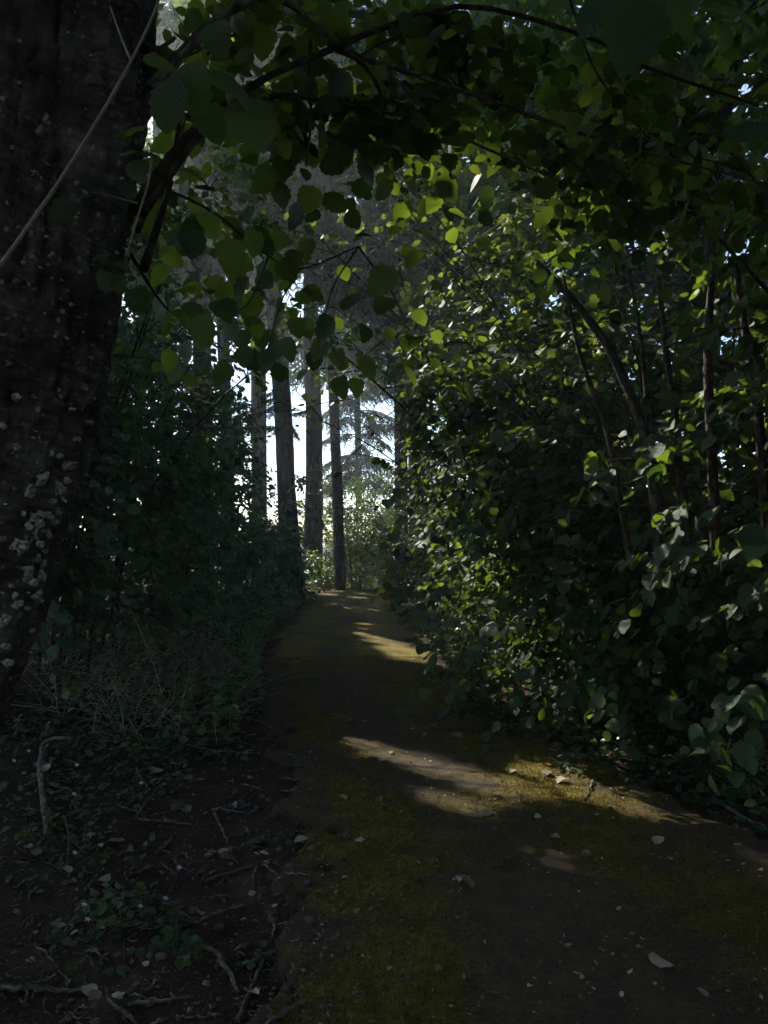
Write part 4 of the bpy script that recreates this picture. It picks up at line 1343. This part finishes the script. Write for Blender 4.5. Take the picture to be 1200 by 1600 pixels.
# leaves added to these crowns to block stray sun between the gaps
def close_roof(fol_low, fol_high, share=.9, cell=.06, rg=np.random.default_rng(77)):
    P = []; S = []; W = []
    for f in Foliage.all:
        P.append(np.concatenate(f.P)); S.append(np.concatenate(f.S)); W.append(np.abs(nrm(np.concatenate(f.N)) @ SUN))
        P[-1] = P[-1] + np.concatenate(f.D) * S[-1][:, None] * .5
    P = np.concatenate(P); S = np.concatenate(S); W = np.concatenate(W)
    hi = P[:, 2] > 5.0
    P, S, W = P[hi], S[hi], W[hi]
    a = P @ SA; b = P @ SB
    a0, b0 = -40.0, -40.0
    n = int(80 / cell)
    occ = np.zeros((n, n))
    for da, db in ((0, 0), (.22, 0), (-.22, 0), (0, .22), (0, -.22), (.17, .17), (-.17, .17), (.17, -.17), (-.17, -.17)):
        i = ((a + da * S - a0) / cell).astype(int); j = ((b + db * S - b0) / cell).astype(int)
        ok = (i >= 0) & (i < n) & (j >= 0) & (j < n)
        np.add.at(occ, (i[ok], j[ok]), W[ok])
    x, y = np.meshgrid(np.arange(-3.2, 3.6, .09), np.arange(1.5, 27, .11))
    pts = [np.stack([x.ravel(), y.ravel(), 0 * x.ravel()], -1)]
    y, z = np.meshgrid(np.arange(3.0, 20, .12), np.arange(.3, 6.2, .12))
    for off in (.35, 1.1, 1.9):
        pts.append(np.stack([edges(y.ravel())[1] + off, y.ravel(), z.ravel()], -1))
    for yy in (2.0, 3.0, 4.2):
        x, z = np.meshgrid(np.arange(-1.6, 2.8, .12), np.arange(1.6, 4.6, .12))
        pts.append(np.stack([x.ravel(), yy + 0 * x.ravel(), z.ravel()], -1))
    pts = np.concatenate(pts)
    i = ((pts @ SA - a0) / cell).astype(int); j = ((pts @ SB - b0) / cell).astype(int)
    free = occ[i, j] < 5.0
    pts = pts[free & (rg.random(len(pts)) < share)]
    key = np.unique(np.stack([np.floor(pts @ SA / .165).astype(int), np.floor(pts @ SB / .165).astype(int)], 1), axis=0, return_index=True)[1]
    pts = pts[key]
    zz = 11.5 + 4.5 * rg.random(len(pts))
    Q = pts + SUN * ((zz - pts[:, 2]) / SUN[2])[:, None] + rg.normal(size=pts.shape) * .05
    D = nrm(rg.normal(size=Q.shape) + np.array([0, 0, -.4])); Nn = SUN + rg.normal(size=Q.shape) * .4
    sz = .32 * (.7 + .5 * rg.random(len(Q)))
    far = Q[:, 1] > 24
    for f, w in ((fol_low, ~far), (fol_high, far)):
        f.add(Q[w] - D[w] * sz[w][:, None] * .5, D[w], Nn[w], sz[w])
    print('roof leaves added', len(Q))


for _ in range(6):
    close_roof(SHADE_CROWN[1], SHADE_CROWN[2], .93)

# ------------------------------------------------------------------ low growth
def low_growth(name, label, pts_fn, n, size, seed, mat, templates, cat, zmax=.35):
    rg = np.random.default_rng(seed)
    x, y = pts_fn(rg, n)
    z = gheight(x, y)
    o = thing(name, label, cat, (float(x.mean()), float(y.mean()), 0)); o['kind'] = 'stuff'
    fol = Foliage(o, mat, templates, 'foliage', 0)
    hgt = zmax * rg.random(n) ** 1.5 * (.4 + .9 * fbm(x * 1.2, y * 1.2, 0, 3, seed))
    P = np.stack([x, y, z + hgt], -1)
    D = nrm(rg.normal(size=(n, 3)) * np.array([1, 1, .35]) + np.array([0, 0, .1])); Nn = np.array([0, -.35, 1.0]) + rg.normal(size=(n, 3)) * .35
    fol.add(P, D, Nn, size * (.5 + .9 * rg.random(n)))
    return o


def bank_pts(rg, n):
    y = 5.8 + 19 * rg.random(n) ** 1.1
    l, r = edges(y)
    return l - .05 - 1.5 * rg.random(n) ** 1.2 - .25 * (y < 7), y


def verge_pts(rg, n):
    y = 4.0 + 18 * rg.random(n) ** 1.2
    l, r = edges(y)
    return r + .12 + 1.0 * rg.random(n) ** 1.1, y


def near_left_pts(rg, n):
    y = 2.4 + 4.2 * rg.random(n)
    l, r = edges(y)
    x = l - .7 - 2.2 * rg.random(n)
    k = fbm(x * 1.6, y * 1.6, 0, 3, 8) > .5
    return np.where(k, x, x - 1.2), y


low_growth('undergrowth', 'low mixed green undergrowth along the foot of the bank shrubs', bank_pts, 9000, .06, 61, M_bram, T_HAZEL + T_SLIM, 'undergrowth', .5)
low_growth('undergrowth', 'low ivy and herbs under the hazel shrubs along the path edge', verge_pts, 5000, .05, 62, M_bram, T_HAZEL, 'undergrowth', .22)
low_growth('undergrowth', 'sparse small herbs on the dark soil below the lichen trunk', near_left_pts, 2600, .034, 63, M_bram, T_HAZEL + T_SLIM, 'undergrowth', .12)


def herb(label, px, py, r, n, size, seed, h=.12, flowers=()):
    rg = np.random.default_rng(seed)
    d = ray(px, py)
    p = CAM + d * (1.55 / -d[2])
    z = float(gheight(np.array([p[0]]), np.array([p[1]]))[0])
    root = thing('herb_plant', label, 'plant', (p[0], p[1], z), 'small herbs on the ground')
    fol = Foliage(root, M_bram, T_HAZEL, 'foliage', n, 9)
    a = rg.random(n) * 6.283; q = rg.random(n) ** .6
    x = p[0] + r * q * np.cos(a); y = p[1] + r * q * np.sin(a) * 1.2
    hh = h * (1.1 - q) * (.4 + .8 * rg.random(n))
    P = np.stack([x, y, gheight(x, y) + hh + .01], -1)
    D = np.stack([np.cos(a), np.sin(a), -.1 + .2 * rg.normal(size=n)], -1) + rg.normal(size=(n, 3)) * .3
    fol.add(P, D, np.array([0, -.3, 1.0]) + rg.normal(size=(n, 3)) * .25, size * (.6 + .7 * rg.random(n)), True)
    w = MB()
    for i in range(min(n, 24)):
        w.tube(np.array([[0, 0, -.01], [(x[i] - p[0]) * .5, (y[i] - p[1]) * .5, hh[i] * .7], [x[i] - p[0], y[i] - p[1], P[i, 2] - z]]), .0011, 4)
    obj('stem', w.mesh('stem'), M_bram, root)
    for fx, fy in flowers:
        dd = ray(fx, fy)
        fp = CAM + dd * ((1.6 - z - h) / -dd[2]) - np.array([p[0], p[1], z])
        m = MB()
        for k in range(5):
            an = k * 1.2566
            c, s = math.cos(an), math.sin(an); u = np.array([c, -.35 * s, s * .9 ]); v = np.array([-s, -.3 * c, c * .9])
            m.add(np.array([fp, fp + .006 * u + .003 * v, fp + .0115 * u + .0026 * v + [0, -.001, 0], fp + .0115 * u - .0026 * v + [0, -.001, 0], fp + .006 * u - .003 * v]), [np.array([[0, 1, 2], [0, 2, 3], [0, 3, 4]])])
        obj('flower', m.mesh('flower'), M_petal, root)
        st = MB(); st.tube(np.array([[fp[0] * .6, fp[1] * .6, 0], [fp[0] * .9, fp[1] * .9, fp[2] * .6], fp]), .0011, 4)
        obj('stem', st.mesh('stem'), M_bram, root)


herb('leafy herb with two small pale violet flowers on the dark soil in the lower left', 195, 1440, .26, 130, .040, 71, .14, ((220, 1416), (259, 1403), (132, 1413), (280, 1355), (137, 1436)))
herb('low herb with tiny white flowers beside the upright bent stick', 60, 1200, .42, 120, .045, 72, .15, ((45, 1173), (120, 1195), (22, 1188), (116, 1240)))
herb('low herb patch between the bent stick and the path', 200, 1190, .4, 110, .045, 73, .15, ((221, 1223),))
herb('ferny herb clump at the photograph\'s left edge below the bent stick', 60, 1350, .3, 90, .035, 74, .12, ((117, 1332), (158, 1320)))
herb('small herb sprig growing by the mossy edge of the path', 275, 1480, .1, 26, .034, 75, .12)
herb('tiny seedling in the soil between two fallen sticks', 402, 1478, .06, 12, .03, 76, .05)
herb('flat green weed at the path edge below the dead grass', 420, 1302, .12, 26, .034, 77, .05)
herb('round leaved ivy patch beside the sunlit moss edge', 850, 1145, .34, 120, .055, 78, .16)
herb('dark ivy patch beside the pale bare patch of path', 930, 1190, .35, 90, .05, 79, .12)
herb('ivy patch under the hazels at the photograph\'s right edge', 1110, 1215, .36, 100, .055, 80, .16)
herb('ivy tuft further along the path edge', 720, 1085, .35, 90, .06, 81, .15)
herb('ivy tuft at the path edge between the two larger ivy patches', 770, 1115, .3, 80, .055, 82, .14)
herb('green weeds at the foot of the bank beside the dead grass', 330, 1020, .5, 110, .055, 83, .2)
herb('small seedling on the mossy path', 785, 1350, .06, 9, .022, 84, .04)

# dead grass tangle on the bank
dg = MB()
rg = np.random.default_rng(91)
for cxp, cyp, n, sp in ((300, 985, 230, .55), (180, 900, 170, .5), (330, 900, 150, .6), (130, 1060, 170, .5), (230, 1080, 120, .45), (60, 1010, 120, .4), (260, 940, 120, .6)):
    d = ray(cxp, cyp + 40)
    c = CAM + d * (1.35 / -d[2])
    c[1] = min(c[1], 8.5); 
    c = at(cxp, cyp, c[1])
    for i in range(int(n * .7)):
        p = c[:2] + rg.normal(size=2) * sp * .6
        z = float(gheight(p[0], p[1]))
        a = rg.random() * 6.283 if rg.random() < .5 else rg.normal() * .5 + (0 if rg.random() < .5 else 3.14)
        L = .25 + .55 * rg.random()
        el = abs(rg.normal()) * .75
        dd = np.array([math.cos(a) * math.cos(el), math.sin(a) * math.cos(el) * .6, math.sin(el)])
        p0 = np.array([p[0], p[1], z + .02 + .30 * rg.random() ** 2])
        q = curve_points(p0, dd, L, np.array([rg.normal() * .12, rg.normal() * .12, -.30 * L * rg.random()]), 5)
        q[:, 2] = np.maximum(q[:, 2], z + .01)
        dg.tube(q, np.linspace(1, .5, 5) * (.0011 + .0017 * rg.random() ** 2), 3, cap=False, rnd=float(rg.random()))
o = obj('dry_grass', dg.mesh('dry_grass'), M_straw)
tag(o, 'tangle of pale dead grass stalks on the bank behind the lichen trunk', 'dry grass', kind='stuff')

# moss tufts on the path
rg = np.random.default_rng(95)
n = 150000
y = 2.2 + 8.5 * rg.random(n) ** 1.7
l, r = edges(y)
u = rg.random(n)
x = l + (r - l) * u
k = moss_mask(x, y) + (vnoise(x * 30, y * 30, 0, 4) - .5) * .8 > .5
x, y = x[k], y[k]
n = len(x)
z = path_z(x, y)
hgt = .005 + .013 * rg.random(n)
d2 = rg.normal(size=(n, 2)) * .007
w = rg.normal(size=(n, 2)); w = w / np.linalg.norm(w, axis=1, keepdims=True) * .0035
V = np.stack([np.stack([x - w[:, 0], y - w[:, 1], z - .002], -1), np.stack([x + w[:, 0], y + w[:, 1], z - .002], -1), np.stack([x + d2[:, 0], y + d2[:, 1], z + hgt], -1)], 1)
o = obj('moss', make_mesh('moss', V.reshape(-1, 3), [np.arange(3 * n).reshape(n, 3)], None, {'rnd': np.repeat(rg.random(n), 3)}), M_moss)
tag(o, 'short yellow green moss growing on the path', 'moss', kind='stuff')

# litter crumbs and grit
def crumbs(name, label, n, size, seed, mat, fn, thick=.25):
    rg = np.random.default_rng(seed)
    x, y = fn(rg, n)
    z = gheight(x, y)
    B = np.array([(1, 0, 0), (0, 1, 0), (-1, 0, 0), (0, -1, 0), (0, 0, thick), (0, 0, -thick)], float)
    F = np.array([(0, 1, 4), (1, 2, 4), (2, 3, 4), (3, 0, 4), (1, 0, 5), (2, 1, 5), (3, 2, 5), (0, 3, 5)])
    s = size * (.35 + rg.random(n) ** 3 * 1.6)
    a = rg.random(n) * 6.283
    jit = 1 + .35 * rg.normal(size=(n, 6, 1))
    asp = .4 + .6 * rg.random(n)
    T = B[None] * jit * s[:, None, None]
    T[:, :, 1] *= asp[:, None]
    ca, sa = np.cos(a)[:, None], np.sin(a)[:, None]
    tilt = rg.normal(size=(n, 2)) * .4
    X = T[..., 0] * ca - T[..., 1] * sa; Y_ = T[..., 0] * sa + T[..., 1] * ca
    Z = T[..., 2] + X * tilt[:, :1] + Y_ * tilt[:, 1:] * .5
    V = np.stack([X + x[:, None], Y_ + y[:, None], Z + z[:, None] + s[:, None] * thick * .5], -1)
    me = make_mesh(name, V.reshape(-1, 3), [(F[None] + (np.arange(n) * 6)[:, None, None]).reshape(-1, 3)], None, {'rnd': np.repeat(rg.random(n), 6)})
    return tag(obj(name, me, mat), label, name.replace('_', ' '), kind='stuff')


def soil_left(rg, n):
    y = 2.3 + 6 * rg.random(n) ** 1.5
    l, r = edges(y)
    return l + .55 - 2.7 * rg.random(n) ** 1.3, y


def on_path(rg, n):
    y = 2.3 + 8 * rg.random(n) ** 1.5
    l, r = edges(y)
    return l + (r - l) * rg.random(n), y


def right_edge(rg, n):
    y = 3.4 + 14 * rg.random(n) ** 1.3
    l, r = edges(y)
    return r - .1 + 1.3 * rg.random(n), y


crumbs('gravel', 'reddish clods and small stones in the soil below the lichen trunk', 4200, .009, 101, M_grit, soil_left, .6)
crumbs('leaf_litter', 'crumbled brown leaf litter on the soil below the lichen trunk', 9000, .010, 102, M_litter, soil_left, .06)
crumbs('leaf_litter', 'crumbs of dry leaves scattered on the mossy path', 2600, .0075, 103, M_crumb, on_path, .12)
crumbs('leaf_litter', 'dry leaf litter under the hazel shrubs', 6000, .018, 104, M_litter, right_edge, .06)

# ------------------------------------------------------------------ fallen leaves, stones and twigs one by one
FALL = []
for k in range(6):
    me = detailed_leaf('fallen_leaf', 50 + k, fold=[.25, .1, .4, -.2, .3, .15][k], curl=[-.25, .2, -.4, .3, .1, -.1][k], twist=[.5, -.6, .3, .8, -.4, .2][k], width=[.36, .42, .28, .38, .3, .45][k], serr=.03, lobes=[0, 0, .2, 0, .3, .1][k])
    me.materials.append(M_dryleaf)
    FALL.append(me)


def lay_leaf(px, py, spx, seed, label, group=None):
    rr = random.Random(seed)
    d = ray(px, py)
    p = CAM + d * (1.56 / -d[2])
    for _ in range(3):
        z = float(gheight(np.array([p[0]]), np.array([p[1]]))[0])
        p = CAM + d * ((1.6 - z - .006) / -d[2])
    s = spx / 1200 * p[1] * 1.1
    o = obj('fallen_leaf', FALL[rr.randrange(6)], None)
    o.location = (p[0], p[1], p[2] + .004 + s * .06)
    o.rotation_euler = (rr.gauss(0, .22), rr.gauss(0, .22), rr.random() * 6.28)
    o.scale = (s, s, s)
    return tag(o, label, 'leaf', group)


NAMED = [(593, 1247, 20, 'pale fallen leaf on the dark bare strip of the path below the sunlit moss'), (564, 1310, 22, 'pale oval fallen leaf on the path at the shadow edge'), (672, 1342, 24, 'pale fallen leaf lying right of an oval one in the shade of the path'),
         (737, 1390, 28, 'large grey curled fallen leaf in the middle of the near path'), (1032, 1517, 40, 'large tattered fallen leaf near the lower right corner'), (1088, 1548, 20, 'small brown fallen leaf beside the tattered one'),
         (770, 1270, 24, 'fallen leaf inside the sunlit moss'), (862, 1208, 22, 'bright upright fallen leaf on the pale bare patch of path'), (885, 1219, 22, 'bright flat fallen leaf beside the upright one on the bare patch'),
         (1023, 1322, 22, 'narrow fallen leaf on moss near the right side of the path'), (541, 1252, 18, 'small tan fallen leaf at the left edge of the moss'), (308, 1309, 18, 'small pale leaf standing out on the soil below the lichen trunk'), (460, 1317, 20, 'pale leaf on the litter beside the path edge'),
         (720, 1372, 22, 'dry leaf just above the large grey curled one'), (135, 1543, 24, 'yellowish fallen leaf among twigs in the lower left corner'), (165, 1370, 18, 'green fallen leaf on the soil above the flowering herb')]
for i, (px, py, s, lab) in enumerate(NAMED):
    lay_leaf(px, py, s, 300 + i, lab)
rr = random.Random(44)
FL1 = 'small dry fallen leaf scattered on the mossy path'
FL2 = 'small dry fallen leaf scattered on the soil below the lichen trunk'
cnt = 0
while cnt < 100:
    py = 1120 + 470 * rr.random(); px = 480 + 720 * rr.random()
    d = ray(px, py); p = CAM + d * (1.57 / -d[2])
    l, r = edges(p[1])
    if not (l + .05 < p[0] < r - .05):
        continue
    lay_leaf(px, py, 6 + 9 * rr.random() ** 3, 400 + cnt, FL1, 'dry leaves on the path'); cnt += 1
for i in range(70):
    lay_leaf(40 + 430 * rr.random(), 1160 + 420 * rr.random(), 9 + 12 * rr.random() ** 1.5, 600 + i, FL2, 'dry leaves on the soil')

ST = []
for k in range(4):
    r2 = np.random.default_rng(70 + k)
    import bmesh
    bm = bmesh.new(); bmesh.ops.create_icosphere(bm, subdivisions=2, radius=1)
    for v in bm.verts:
        n3 = float(fbm(np.array([v.co.x * 1.3 + k * 9]), np.array([v.co.y * 1.3]), np.array([v.co.z * 1.3]), 3, k)[0])
        v.co *= .7 + .6 * n3
        v.co.z *= .62
    me = bpy.data.meshes.new('stone'); bm.to_mesh(me); bm.free(); me.materials.append(M_stone); ST.append(me)
for i in range(70):
    px, py = 90 + 400 * rr.random(), 1200 + 390 * rr.random()
    d = ray(px, py); p = CAM + d * (1.58 / -d[2])
    z = float(gheight(np.array([p[0]]), np.array([p[1]]))[0])
    s = (4.5 + 6 * rr.random() ** 2) / 1200 * p[1]
    o = obj('stone', ST[i % 4], None, loc=(p[0], p[1], z + s * .25)); o.rotation_euler = (0, 0, rr.random() * 6); o.scale = (s, s * (.7 + .4 * rr.random()), s)
    tag(o, 'small reddish brown stone half sunk in the soil below the lichen trunk', 'stone', 'stones in the soil')


def ground_pt(px, py, lift=0.012):
    d = ray(px, py)
    p = CAM + d * (1.56 / -d[2])
    for _ in range(3):
        z = float(gheight(np.array([p[0]]), np.array([p[1]]))[0])
        p = CAM + d * ((1.6 - z - lift) / -d[2])
    return p


def stick(pix, w, label, group=None, lift=.012, name='stick'):
    P = np.array([ground_pt(a, b, lift if len(q) == 0 else q[0]) for a, b, *q in pix])
    q = spline(P, 16) if len(P) > 2 else np.linspace(P[0], P[1], 10)
    q[1:-1] += rg.normal(size=q[1:-1].shape) * .003
    base = q[0].copy()
    m = MB(); m.tube(q - base, np.linspace(1.0, .6, len(q)) * w / 1200 * P[0][1], 7, wob=.25)
    return tag(obj(name, m.mesh(name, True), M_dead, None, None, tuple(base)), label, 'stick', group)


STICKS = [([(285, 1467), (330, 1482), (355, 1515), (372, 1548)], 4.5, 'pale curved stick lying in the lower left'), ([(248, 1452), (300, 1440), (385, 1412)], 3, 'straight thin stick lying above the pale curved one'),
          ([(378, 1507), (425, 1488), (472, 1464)], 3.6, 'grey stick pointing at the path edge'), ([(412, 1600), (440, 1582), (478, 1560)], 4, 'pale stick at the bottom edge beside the moss'),
          ([(370, 1600), (392, 1545), (414, 1493)], 4, 'dark stick leaning towards the grey one'), ([(75, 1310, .02), (68, 1250, .05), (62, 1195, .10), (72, 1158, .16), (110, 1152, .2)], 6, 'thick bent grey stick standing up from the herbs'),
          ([(215, 1280), (260, 1283), (300, 1288)], 2.4, 'thin straight twig on the soil below the dead grass'), ([(212, 1278), (232, 1248), (272, 1208)], 2, 'thin kinked twig joining a straight one'),
          ([(335, 1270), (345, 1292), (356, 1318)], 2.6, 'short twig pointing at the viewer'), ([(320, 1376), (360, 1364), (395, 1352)], 2.4, 'short pale twig above the long thin stick'), ([(0, 1542), (60, 1545), (130, 1548)], 5, 'thick dark stick at the lower left edge'),
          ([(55, 1475), (90, 1512), (108, 1540)], 2.6, 'thin twig slanting down in the lower left corner'), ([(170, 1560), (195, 1582), (215, 1600)], 4, 'pale stick cut by the bottom edge'), ([(200, 1570), (250, 1564), (298, 1556)], 3, 'light straight twig near the bottom edge'),
          ([(25, 1125), (100, 1122), (150, 1125), (195, 1146)], 2.4, 'long pale twig arching under the dead grass'), ([(100, 1275), (108, 1310), (105, 1350)], 2.4, 'upright pale twig in the ferny herb'), ([(160, 1265), (135, 1290), (140, 1320)], 2.2, 'bent pale twig beside the upright one'),
          ([(330, 1265), (360, 1262), (390, 1258)], 3, 'twig lying across the litter near the path'), ([(1100, 1232), (1150, 1270), (1195, 1290)], 3, 'pale curved twig at the right edge of the path'), ([(1110, 1215), (1140, 1180), (1200, 1165)], 2.4, 'thin arching twig under the hazels at the right edge'),
          ([(400, 1000), (425, 999), (440, 998)], 2.2, 'pale twig lying at the foot of the bank'), ([(380, 1100), (330, 1105), (345, 1080)], 2, 'curved twig at the edge of the soil')]
for pix, w, lab in STICKS:
    stick(pix, w, lab)
for i in range(130):
    px, py = 10 + 440 * rr.random(), 1120 + 470 * rr.random()
    a = rr.random() * 3.14; L = 18 + 45 * rr.random()
    stick([(px, py), (px + L * .5 * math.cos(a) + rr.gauss(0, 4), py + L * .25 * math.sin(a)), (px + L * math.cos(a), py + L * .5 * math.sin(a))], 1.1 + 1.3 * rr.random(), 'thin dry twig lying among the litter below the lichen trunk', 'dry twigs on the soil', name='twig')
for i in range(26):
    px, py = 900 + 300 * rr.random(), 1120 + 110 * rr.random()
    a = rr.random() * 3.14; L = 30 + 70 * rr.random()
    stick([(px, py), (px + L * .5 * math.cos(a), py + L * .25 * math.sin(a) + rr.gauss(0, 4)), (px + L * math.cos(a), py + L * .4 * math.sin(a))], .9 + 1.0 * rr.random(), 'thin dry twig on the ground under the hazel shrubs', 'dry twigs under the hazels', name='twig')

finish_foliage()

# ------------------------------------------------------------------ the hazy air between the trees
hz = MB()
HX, HY0, HY1, HZ0, HZ1 = 70.0, -25.0, 75.0, -2.0, 46.0
HV = np.array([(-HX, HY0, HZ0), (HX, HY0, HZ0), (HX, HY1, HZ0), (-HX, HY1, HZ0), (-HX, HY0, HZ1), (HX, HY0, HZ1), (HX, HY1, HZ1), (-HX, HY1, HZ1)])
hm = make_mesh('haze', HV, [np.array([(3, 2, 1, 0), (4, 5, 6, 7), (0, 1, 5, 4), (1, 2, 6, 5), (2, 3, 7, 6), (3, 0, 4, 7)])])
mh, nth, outh = new_mat('haze_air')
pvn = nth.nodes.new('ShaderNodeVolumePrincipled')
pvn.inputs['Color'].default_value = (0.80, 0.90, 1.0, 1)
pvn.inputs['Density'].default_value = HAZE
pvn.inputs['Anisotropy'].default_value = 0.65
nth.links.new(pvn.outputs[0], outh.inputs['Volume'])
if HAZE > 0:
    tag(obj('haze', hm, mh), 'thin bluish haze in the air between the trees', 'haze', kind='stuff')
tris = sum(len(m.polygons) * (2 if m.polygons and m.polygons[0].loop_total == 4 else 1) for m in bpy.data.meshes)
print('objects', len(bpy.data.objects), 'tris about', tris)
